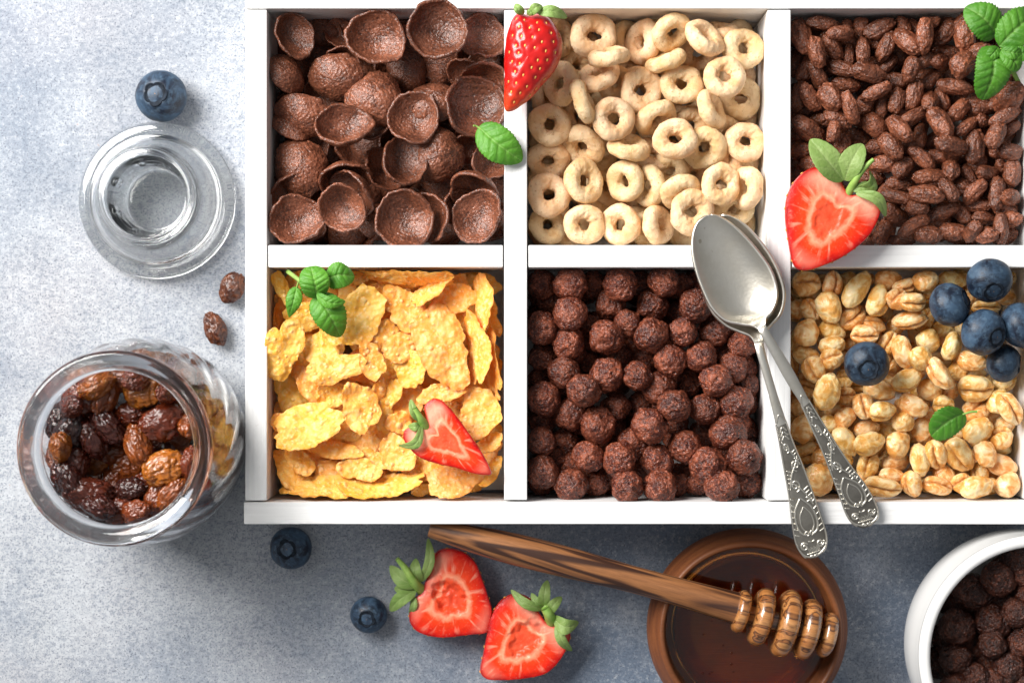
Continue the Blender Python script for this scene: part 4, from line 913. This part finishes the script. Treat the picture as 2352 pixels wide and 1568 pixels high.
hgt = hgt * (.55 + .45 * np.clip(1.15 - ((xy - ck) @ ax) / np.linalg.norm(tp - ck), 0, 1))
v = np.stack([xy[..., 0], xy[..., 1], zz + hgt], -1).reshape(-1, 3); f = gridf(n, m, cu=True, flip=True)
nr = np.cross(np.gradient(v.reshape(n, m, 3), axis=0), np.gradient(v.reshape(n, m, 3), axis=1)); nr /= np.linalg.norm(nr, axis=2)[..., None] + 1e-9
nr = nr.reshape(-1, 3); nr[(nr * (v - [*ce, zz])).sum(1) < 0] *= -1
sp, sn = [], []; rs = np.random.RandomState(4); step = RR.L(60, zz); px = np.array([-ax[1], ax[0]])
for i in range(-10, 11):
    for j in range(-9, 10):
        q = ce + ax * (i * step * .92) + px * ((j + .5 * (i % 2)) * step * 1.05) + rs.uniform(-.5, .5, 2)
        d = ((v[:, :2] - q) ** 2).sum(1); ok = v[:, 2] > zz - 2
        k = np.where(ok)[0][np.argmin(d[ok])]
        if d[k] < .5 and nr[k, 2] > -.1: sp.append(v[k].copy()); sn.append(nr[k])
v = dimple_seeds(v, sp, nr, 1.5, .5)
sv, sf = seed_mesh(np.array(sp) - np.array(sn) * .36, sn, np.array([ax[0], ax[1], 0]))
V, F2 = merge([(v, f), (sv, sf)]); at = np.zeros((len(V), 3)); tl = ((v[:, :2] - ck) @ ax) / np.linalg.norm(tp - ck)
at[:len(v), 0] = np.clip((tl - .72) / .3, 0, 1) * .6 + np.clip((.06 - tl) / .1, 0, 1) * .4
mk('skin', V, F2, [M['skin'], M['seed']], E, origin=(*ce, 41), attr=at, fm=[0] * len(f) + [1] * (len(F2) - len(f)))
for b, t, w, z1, z2, rr, bd in (((200, 85), (148, 25), 55, 54, 55, 1.5, .1), ((235, 88), (310, 35), 60, 55, 56, 2, .1), ((280, 72), (458, 105), 72, 55, 53, 3, .06), ((225, 92), (250, 60), 40, 55, 56, 1, 0)):
    sepal(E, RR, b, t, w, z1, z2, rr, bd)

# ------------------------------------------------------------------ spoons
def spoon(Ls, Rs_, zs, dep, label, name='spoon'):
    Lc, Rc = catmull(Ls, 190), catmull(Rs_, 190); n = len(Ls); ti = np.linspace(0, n - 1, 190)
    z = np.interp(ti, range(n), catmull(np.array(zs, float)[:, None], n)[:, 0]); z = catmull(np.array(zs, float)[:, None], 190)[:, 0]
    d = np.clip(catmull(np.array(dep, float)[:, None], 190)[:, 0], 0, 99); nv = 33; w = np.linspace(-1, 1, nv)
    hand = np.clip((ti - 9.5) / 1.5, 0, 1)
    def pt(i, wv, lift=0.0):
        i = np.asarray(i, float)
        k = lambda arr: np.interp(i / (n - 1) * 189, np.arange(190), arr)
        zz = k(z) - k(d) * (1 - np.abs(wv) ** 2.2) + k(hand) * .55 * (1 - wv ** 2) + lift
        x = (k(Lc[:, 0]) * (1 - wv) + k(Rc[:, 0]) * (1 + wv)) / 2; y = (k(Lc[:, 1]) * (1 - wv) + k(Rc[:, 1]) * (1 + wv)) / 2
        a, b = RK.px(x, y); kk = S_RIM * (D_CAM - zz) / (D_CAM - Z_RIM)
        return np.stack([(a - 1176) * kk, -(b - 784) * kk, zz], -1)
    T, W = np.meshgrid(ti, w, indexing='ij'); g = pt(T.ravel(), W.ravel()).reshape(190, nv, 3)
    cut = int(np.argmin(np.abs(ti - 10)))
    E = empty(name, g[cut, nv // 2], label, 'spoon', 'silver teaspoons')
    v, f = sheet(g[:cut + 1], .9); mk('bowl', v, f, M['silver'], E, origin=g[cut, nv // 2])
    c2 = int(np.argmin(np.abs(ti - 13.0)))
    v, f = sheet(g[cut:], 1.1); fm = [1 if (q[0] % ((190 - cut) * nv)) // nv > c2 - cut else 0 for q in f]
    H = mk('handle', v, f, [M['silver'], M['silver_dark']], E, origin=g[cut, nv // 2], fm=fm)
    # embossed ornament on the lower half of the handle
    parts = []
    def line(ab, r=.22):
        ab = catmull(np.asarray(ab, float), max(14, len(ab) * 7)); p = pt(13.0 + ab[:, 0] * 6.85, np.clip(ab[:, 1], -.95, .95), .04)
        rr = np.full(len(p), r * 1.3); rr[0] *= .5; rr[-1] *= .5; parts.append(tube(p, rr, 7))
    def spiral(a0, b0, ra, rb, turns, st, sgn=1, r=.24):
        u = np.linspace(0, 1, 9 * max(1, int(turns * 2))); an = st + sgn * u * turns * 2 * np.pi; q = 1 - .82 * u
        line(np.stack([a0 + ra * q * np.cos(an), b0 + rb * q * np.sin(an)], 1), r)
    for e in (-.93, .93): line([(a, e) for a in np.linspace(.0, .93, 12)], .24)
    line([(.0, -.8), (-.035, 0), (.0, .8)], .2)
    for a0 in (.03, .06, .09): line([(a0, -.1), (a0 + .03, -.55)], .26); line([(a0, .1), (a0 + .03, .55)], .26)
    for k, (a0, sg) in enumerate(((.17, 1), (.29, -1), (.40, 1))):
        line([(a0 - .05, -.7 * sg), (a0, -.2 * sg), (a0 + .05, .35 * sg), (a0 + .12, .72 * sg)], .3); spiral(a0, -.25 * sg, .035, .42, 1.4, 0, sg, .26)
        for j in range(4): line([(a0 + .02 + j * .022, .78 * sg), (a0 + .035 + j * .022, .35 * sg)], .22)
    line([(.47, -.1), (.53, -.62), (.60, -.70), (.67, -.5), (.70, -.16)], .30); line([(.47, -.1), (.53, .5), (.60, .66), (.67, .5), (.70, .16)], .30)
    line([(.52, 0), (.57, -.36), (.63, -.40), (.67, -.22)], .2); line([(.52, 0), (.57, .36), (.63, .40), (.67, .22)], .2)
    spiral(.685, -.17, .018, .15, 1.2, 0, 1); spiral(.685, .17, .018, .15, 1.2, 0, -1)
    for j in range(7):
        for e in (-1, 1): line([(.46 + j * .036, .90 * e), (.475 + j * .036, .62 * e)], .2)
    spiral(.785, -.52, .04, .26, 1.5, 2, 1, .28); spiral(.785, .52, .04, .26, 1.5, 2, -1, .28)
    for j in range(8): b0 = -.36 + j * .105; line([(.80 + .01 * (j % 2), b0), (.865, b0 + .03)], .16)
    line([(.745, -.2), (.755, 0), (.745, .2)], .22); line([(.87, -.6), (.875, -.2), (.875, .3), (.87, .6)], .2)
    spiral(.945, -.22, .026, .22, 1.4, 3, 1, .28); spiral(.945, .22, .026, .22, 1.4, 3, -1, .28)
    for e in (-1, 1): line([(.80, .92 * e), (.86, .86 * e), (.92, .66 * e), (.96, .42 * e)], .28)
    v, f = merge(parts); mk('ornament', v, f, M['silver_orn'], H, origin=g[cut, nv // 2])
    # a worn plain boss inside the heart
    return E
M['silver_orn'] = m_silver('worn_silver_relief', (.78, .75, .68), (.52, .49, .42), .32, .5)
UL = [(140,26),(95,50),(65,110),(55,190),(62,280),(85,370),(122,448),(178,503),(235,530),(285,552),(305,585),(318,640),(365,800),(400,945),(418,1040),(435,1140),(455,1260),(468,1370),(485,1470),(520,1528),(553,1538)]
UR = [(160,25),(208,32),(268,70),(333,140),(386,215),(422,295),(438,372),(422,450),(384,496),(354,530),(348,575),(355,625),(398,780),(445,925),(480,1025),(520,1120),(560,1225),(600,1340),(628,1430),(622,1492),(580,1534)]
DEP = [0,.8,2.2,3.6,4.6,5.2,5.2,4.2,2.4,.8,.1] + [0] * 10
spoon(UL, UR, [46,46.2,46.4,46.6,46.8,47,47.2,47.4,47.8,48.4,49,49.4,49,48,47.2,46.2,45.2,44.2,43.2,42.6,42.2], DEP, 'silver spoon underneath the other, its ornate handle reaching over the wooden bowl')
TL = [(100,23),(55,58),(36,110),(34,180),(50,265),(80,350),(120,430),(175,482),(240,498),(295,508),(322,528),(345,570),(440,745),(512,860),(560,965),(605,1065),(645,1170),(680,1265),(710,1345),(742,1388),(785,1404)]
TR = [(112,22),(152,30),(212,70),(275,130),(330,195),(376,262),(402,335),(402,395),(380,447),(358,472),(357,505),(378,545),(475,700),(545,832),(605,930),(675,1040),(745,1140),(802,1215),(846,1295),(856,1352),(822,1394)]
spoon(TL, TR, [48.6,48.8,49,49.2,49.4,49.6,49.8,50,50.4,51.2,52,52.2,51,49.6,48.4,47.2,46,45,43.8,43,42.6], DEP, 'silver spoon on top of the other, its ornate handle over the puffed wheat')

# ------------------------------------------------------------------ raisins
def raisin_mesh(k):
    p, f = ico(5); n = p.copy()
    wr = noise(n * 1.2 + k * 7) * .18 - .15 * ridge(n * 1.7 + k * 4 + .35 * np.stack([noise(n * 2 + k)] * 3, 1)) ** 3 - .11 * ridge(n * 3.3 * [.6, 1.2, 1.2] + k * 3) ** 4 - .05 * ridge(n * 7 + k) ** 3
    v = n * (1.22 + wr)[:, None]; v *= [1.04, (.68, .76, .62, .8)[k % 4], .6]
    return mesh('raisin', v * 6.6, f, M['raisin'])
RA = [raisin_mesh(k) for k in range(7)]
RT = [RA[1].copy(), RA[2].copy()]
for me in RT: me.materials.clear(); me.materials.append(M['raisin_dark'])
JC = P(262, 1030, 85.0)[:2]
def raisin(pos, r, rz, lab, grp, k, th=15, ph=0, me=None):
    R = tilt(th, ph, rz); s = r / 6.6
    return place('raisin', me or RA[k % 7], pos, R, (s, s, s), lab, 'raisin', grp)
raisin(P(533, 661, 4.0), 70 * .4577 * K(4), 60, 'dark raisin on the tabletop against the left side of the tray', None, 1, 5, 0, RT[0])
raisin(P(494, 755, 4.2), 76 * .4577 * K(4), 110, 'brown raisin on the tabletop between the glass jar and the tray, point down', None, 2, 5, 0, RT[1])
jar_top = [(500,800,80,30,53),(360,700,80,60,53),(690,1270,80,30,53),(520,1310,75,0,52),(330,1180,80,20,52),(880,960,80,60,52),(700,780,75,20,53),(390,930,75,70,53),(720,1180,70,60,52),(840,1000,75,80,53),(640,1070,85,20,50),(560,1180,85,60,49),(700,1310,80,10,52),(890,760,90,60,52),(410,850,85,30,52),(580,1010,80,0,51),(320,800,80,60,52),(480,1050,80,40,49),(790,960,80,40,50),(780,1140,70,40,50),(380,1050,80,60,51),(870,1200,80,60,53),
 (430,710,105,30,60),(525,725,110,70,60),(730,700,110,20,60),(610,650,90,0,58),(645,830,85,10,57),(290,910,120,70,60),(340,990,75,60,57),(290,1110,105,40,60),(440,1230,118,0,62),(600,1310,85,20,60),(790,1235,95,60,60),(905,1100,105,60,60),
 (545,890,105,-45,61),(465,950,100,-60,60),(822,865,118,10,62),(695,985,108,-75,63),(822,1090,108,25,64),(650,1195,80,0,61)]
tones = ['amber', 'orange brown', 'dark brown', 'reddish brown']
for k, (x, y, r, rz, z) in enumerate(jar_top):
    pos = RJ.P(x, y, z); d = pos[:2] - JC; L = np.linalg.norm(d); r *= RJ.L(1, z) * (.9 if k >= 22 else 1); lim = (26.3 if z > 55 else 30) - r * .82
    if L > lim: pos[:2] = JC + d * lim / L
    look = ('sunken ' if k < 22 else '') + 'wrinkled jar raisin'
    raisin(pos, r, rz, spot_label(look, (50 + 100 * (pos[0] - JC[0]) / 50, 50 - 100 * (pos[1] - JC[1]) / 50), pos, 'the jar mouth'), 'raisins in the glass jar', k, 18, k * 50)
tier_names = ['lowest', 'second lowest', 'middle', 'upper', 'shoulder', 'top']
for tier, (z, rad, cnt) in enumerate(((9.5, 24.5, 14), (20, 26.6, 15), (31.5, 27.3, 15), (43, 27.0, 15), (54, 26.0, 13), (64, 22.3, 11))):
    for j in range(cnt):
        a = 2 * np.pi * (j + .5 * (tier % 2)) / cnt + RNG.uniform(-.05, .05)
        pos = (JC[0] + rad * math.cos(a), JC[1] + rad * math.sin(a), z + RNG.uniform(-1, 1))
        hr = int(round((90 - math.degrees(a)) / 360 * 60)) % 60
        raisin(pos, RNG.uniform(5.2, 5.9), RNG.uniform(0, 360), f'raisin behind the jar glass, {tier_names[tier]} layer, at {hr} minutes on a clock face', 'raisins in the glass jar', j + tier, 70, math.degrees(a))

# ------------------------------------------------------------------ glass jar and lid
def jar_mod(r, z, p):
    w = np.clip((r - 26) / 6, 0, 1) * np.clip((74 - z) / 8, 0, 1) * np.clip((z - 3) / 6, 0, 1)
    return r * (1 + w * .013 * np.cos(18 * (p + z * .018))), z
jo = smooth_prof([(.01, 0), (18, 0), (25, .6), (30.5, 9), (34, 24), (35.2, 41), (34.2, 55), (31, 66), (27.6, 73), (27, 77), (29, 80), (31.2, 82.4), (31.5, 84.0), (30.6, 85.2), (29, 85.4), (27, 84.8), (25.6, 83.6), (25.0, 81), (25.2, 77), (26.1, 73), (29.7, 65.5), (32.9, 55), (33.9, 41), (32.7, 24.5), (29, 9.8), (24, 3.2), (14, 2.6), (.01, 2.6)], 150)
v, f = lathe(jo, 216, jar_mod, (*JC, .05))
J = empty('glass_jar', (*JC, 0), 'clear glass jar with twisted fluted sides and thick rim, full of raisins', 'jar')
mk('body', v, f, M['glass'], J, origin=(*JC, 0))
LC = P(362, 461, 3)[:2]
def lid_mod(r, z, p):
    nib = np.zeros_like(p)
    for k in range(8): nib = np.maximum(nib, np.exp(-((np.angle(np.exp(1j * (p - .35 - k * np.pi / 4)))) / .07) ** 2))
    w = nib * np.exp(-((z - 15) / 3.0) ** 2) * (r < 14.5) * (r > 10)
    return r - w * 1.0, z
lo = smooth_prof([(.01, 3.6), (9.5, 3.7), (11.0, 4.6), (11.8, 8), (13, 15), (14.3, 23), (15, 25.6), (16, 26.4), (17, 25.6), (17.6, 22), (18.6, 17.5), (20.2, 13), (22.2, 9.6), (23.4, 8.6), (23.8, 7.2), (25.4, 5.8), (27.6, 5.2), (28.4, 4.0), (28.2, 2.6), (26.4, 2.2), (24.6, 3.0), (22.6, 3.2), (21.6, 6.2), (19.8, 9.8), (17.8, 14), (16.8, 18), (16.4, 22), (15.9, 23), (15.5, 22), (14.6, 14), (13.6, 6.6), (12.8, 2.2), (11.5, .6), (9, .3), (.01, .3)], 170)
v, f = lathe(lo[::-1], 160, lid_mod, (*LC, .05))
Lq = empty('glass_lid', (*LC, 0), 'clear glass jar lid with hollow knob, lying on the tabletop', 'jar lid')  # the lid of the raisin jar, lifted off and laid down
mk('body', v, f, M['lid_glass'], Lq, origin=(*LC, 0))

# ------------------------------------------------------------------ honey bowl, honey, dipper
BC = P(1715, 1441, 14)[:2]
kb = K(14)
pr = smooth_prof([(.01, .1), (22, .1), (26, .6), (32, 5), (35.6, 13), (35.4, 18), (33.2, 23.5), (32.2, 25.6), (31.4, 26.2), (30.4, 25.8), (29.8, 24), (29.4, 19), (28.6, 13), (25, 6), (19, 4), (.01, 4)], 90)
def bm_(r, z, p): return r + .08 * np.sin(3 * p), z
v, f = lathe(pr, 128, bm_, (*BC, 0)); HB = empty('honey_bowl', (*BC, 0), 'round brown wooden bowl holding dark honey', 'bowl')
o = mk('body', v, f, M['bowlwood'], HB, origin=(*BC, 0))
v, f = lathe([(.01, 4.6), (18, 4.6), (25, 6.6), (29.6, 12.2), (30.1, 14.6), (30.1, 15.9), (29.8, 15.9), (29.5, 15.9), (27, 15.9), (.01, 15.9)], 96, None, (*BC, 0))
tag(mk('honey', v, f, M['honey'], None, origin=(*BC, 6)), 'glossy dark amber honey filling the brown wooden bowl', 'honey')
rs = np.random.RandomState(3)
parts = []
for k in range(9):
    a, r = rs.uniform(2.6, 5.2), rs.uniform(10, 24); s, ff = ico(2); parts.append((s * [.45, .45, .3] * rs.uniform(.6, 1.2) + [BC[0] + r * math.cos(a), BC[1] + r * math.sin(a), 15.9], ff))
v, f = merge(parts); hb = mk('bubbles', v, f, M['honey']); hb.parent = bpy.data.objects['honey']; hb.location = hb.location - hb.parent.location
A0, A1 = P(986, 1213, 33.0), P(1921, 1463, 28.5)
dx = A1 - A0; DL = np.linalg.norm(dx); ux = dx / DL
Rd = np.stack([ux, np.cross([0, 0, 1.0], ux) / np.linalg.norm(np.cross([0, 0, 1.0], ux)), np.zeros(3)], 1); Rd[:, 2] = np.cross(Rd[:, 0], Rd[:, 1])
def along(prof, n=48, sag=0.0, wob=0.0):
    pr = np.array(prof, float); ph = np.arange(n) * 2 * np.pi / n
    x = np.repeat(pr[:, :1], n, 1); r = np.repeat(pr[:, 1:2], n, 1) * (1 + wob * noise(np.stack([np.repeat(pr[:, :1] * .3, n, 1).ravel(), np.cos(np.tile(ph, len(pr))) * 2, np.sin(np.tile(ph, len(pr))) * 2], 1)).reshape(x.shape))
    y = r * np.cos(ph); z = r * np.sin(ph)
    y = y - sag * np.sin(np.pi * np.clip(x / DL, 0, 1))
    v = np.stack([x, y, z], -1).reshape(-1, 3); return v, gridf(len(pr), n, cv=True, flip=True)
DP = empty('honey_dipper', A0, 'olive wood honey dipper resting across the rim of the honey bowl', 'honey dipper')
from_axis = Matrix(Rd.tolist())
def dip(name, vf, m, parent):
    v, f = vf; me = mesh(name, v, f, m); o = bpy.data.objects.new(name, me); COL.objects.link(o); o.parent = parent; return o
DP.rotation_euler = from_axis.to_euler()
xs = lambda px: (P(px, 1213 + (px - 986) * .267, 31)[0] - A0[0]) / ux[0]
hp = smooth_prof([(.01, .01), (.05, 2.4), (.5, 2.9), (2, 3.2), (xs(1080), 4.6), (xs(1180), 5.5), (xs(1300), 5.4), (xs(1436), 4.7), (xs(1560), 4.9), (xs(1680), 5.5), (xs(1688), 5.6), (xs(1690), 2.0), (xs(1692), .01)], 120)
dip('handle', along(hp, 56, -1.2), M['olive'], DP)
hd = dip('head', along([(xs(1686), .01), (xs(1686), 3.4), (xs(1912), 3.2), (xs(1914), .01)], 40, -.2), M['olive_wet'], DP)
for k, (px, r, wd) in enumerate(((1703, 7.6, 3.0), (1749, 10.4, 4.0), (1805, 12.0, 4.6), (1855, 10.8, 4.2), (1901, 8.0, 3.4))):
    c0 = xs(px); a = np.linspace(-np.pi / 2, np.pi / 2, 15); h = wd * .76
    ringp = [(c0 - h * .96, .01), (c0 - h * .96, 2.9)] + [(c0 + h * math.sin(t), r - h * 1.0 + h * 1.0 * math.cos(t)) for t in a] + [(c0 + h * .96, 2.9), (c0 + h * .96, .01)]
    dip('ridge', along(ringp, 64, -.2, .03), M['olive_wet'], hd)

# ------------------------------------------------------------------ white bowl with chocolate balls
WC = P(2348, 1482, 26)[:2]
pr = smooth_prof([(.01, .1), (24, .1), (28, .5), (35, 6), (40, 18), (41.3, 30), (41.0, 42), (40.9, 46), (41.1, 48), (40.4, 49.6), (38.6, 50), (37.4, 49), (37.2, 46), (37.4, 40), (37.2, 28), (35, 16), (29, 7), (20, 4.5), (.01, 4.5)], 110)
v, f = lathe(pr, 144, None, (*WC, 0)); WB = empty('white_bowl', (*WC, 0), 'white glazed bowl of chocolate balls cut off by the photo corner', 'bowl')
mk('body', v, f, M['ceramic'], WB, origin=(*WC, 0))
pile = Pile(5.0)
bb = [(x, y, r, 0) for x, y, r in ((2180,580,95),(2120,960,90),(2070,860,85),(2280,520,90),(2230,800,85),(1990,840,80),(2000,620,80),(2250,1100,90),(2030,1150,90))] + \
     [(x, y, r, 1) for x, y, r in ((2052,540,112),(2200,460,104),(2165,715,106),(1958,745,108),(1948,938,100),(2165,848,88),(2310,660,92),(2340,850,98),(2262,985,96),(2068,1045,88),(2350,430,90),(2160,1085,96),(2400,560,100),(2420,740,100),(2440,950,100),(2380,1080,100),(1950,1110,95),(2060,1200,100),(2300,340,90))]
for k in range(26):
    a, r = k * 2.4, 5.6 * math.sqrt(k + .3); bb.insert(0, (None, (WC[0] + r * math.cos(a), WC[1] + r * math.sin(a)), 100, -1))
for k, (x, y, r, lv) in enumerate(bb):
    s = 1.05 if lv < 0 else RH.L(r, 34) / 5.6; rad = 5.5 * s
    def ray(z, x=x, y=y):
        q = np.array(y, float) if x is None else RH.P(x, y, z)[:2]; d = q - WC; L = np.linalg.norm(d); lim = (33.5 if z < 20 else 37.0) - rad
        return WC + d * min(1, lim / max(L, 1e-6))
    pos = pile.settle(ray, [np.zeros(3)], rad, (0, 16, 26)[lv + 1], (16, 25, 35)[lv + 1], .9)
    fx, fy = 50 + 100 * (pos[0] - WC[0]) / 74, 50 - 100 * (pos[1] - WC[1]) / 74
    look = ('deep lying ', 'half buried ', '')[lv + 1] + 'shaded chocolate ball'
    place('chocolate_ball', BD[k % 3], pos, tilt(RNG.uniform(0, 180), RNG.uniform(0, 360), RNG.uniform(0, 360)), (s, s, s), spot_label(look, (fx, fy), pos, 'the white bowl'), 'cereal ball', 'chocolate balls in the white bowl')
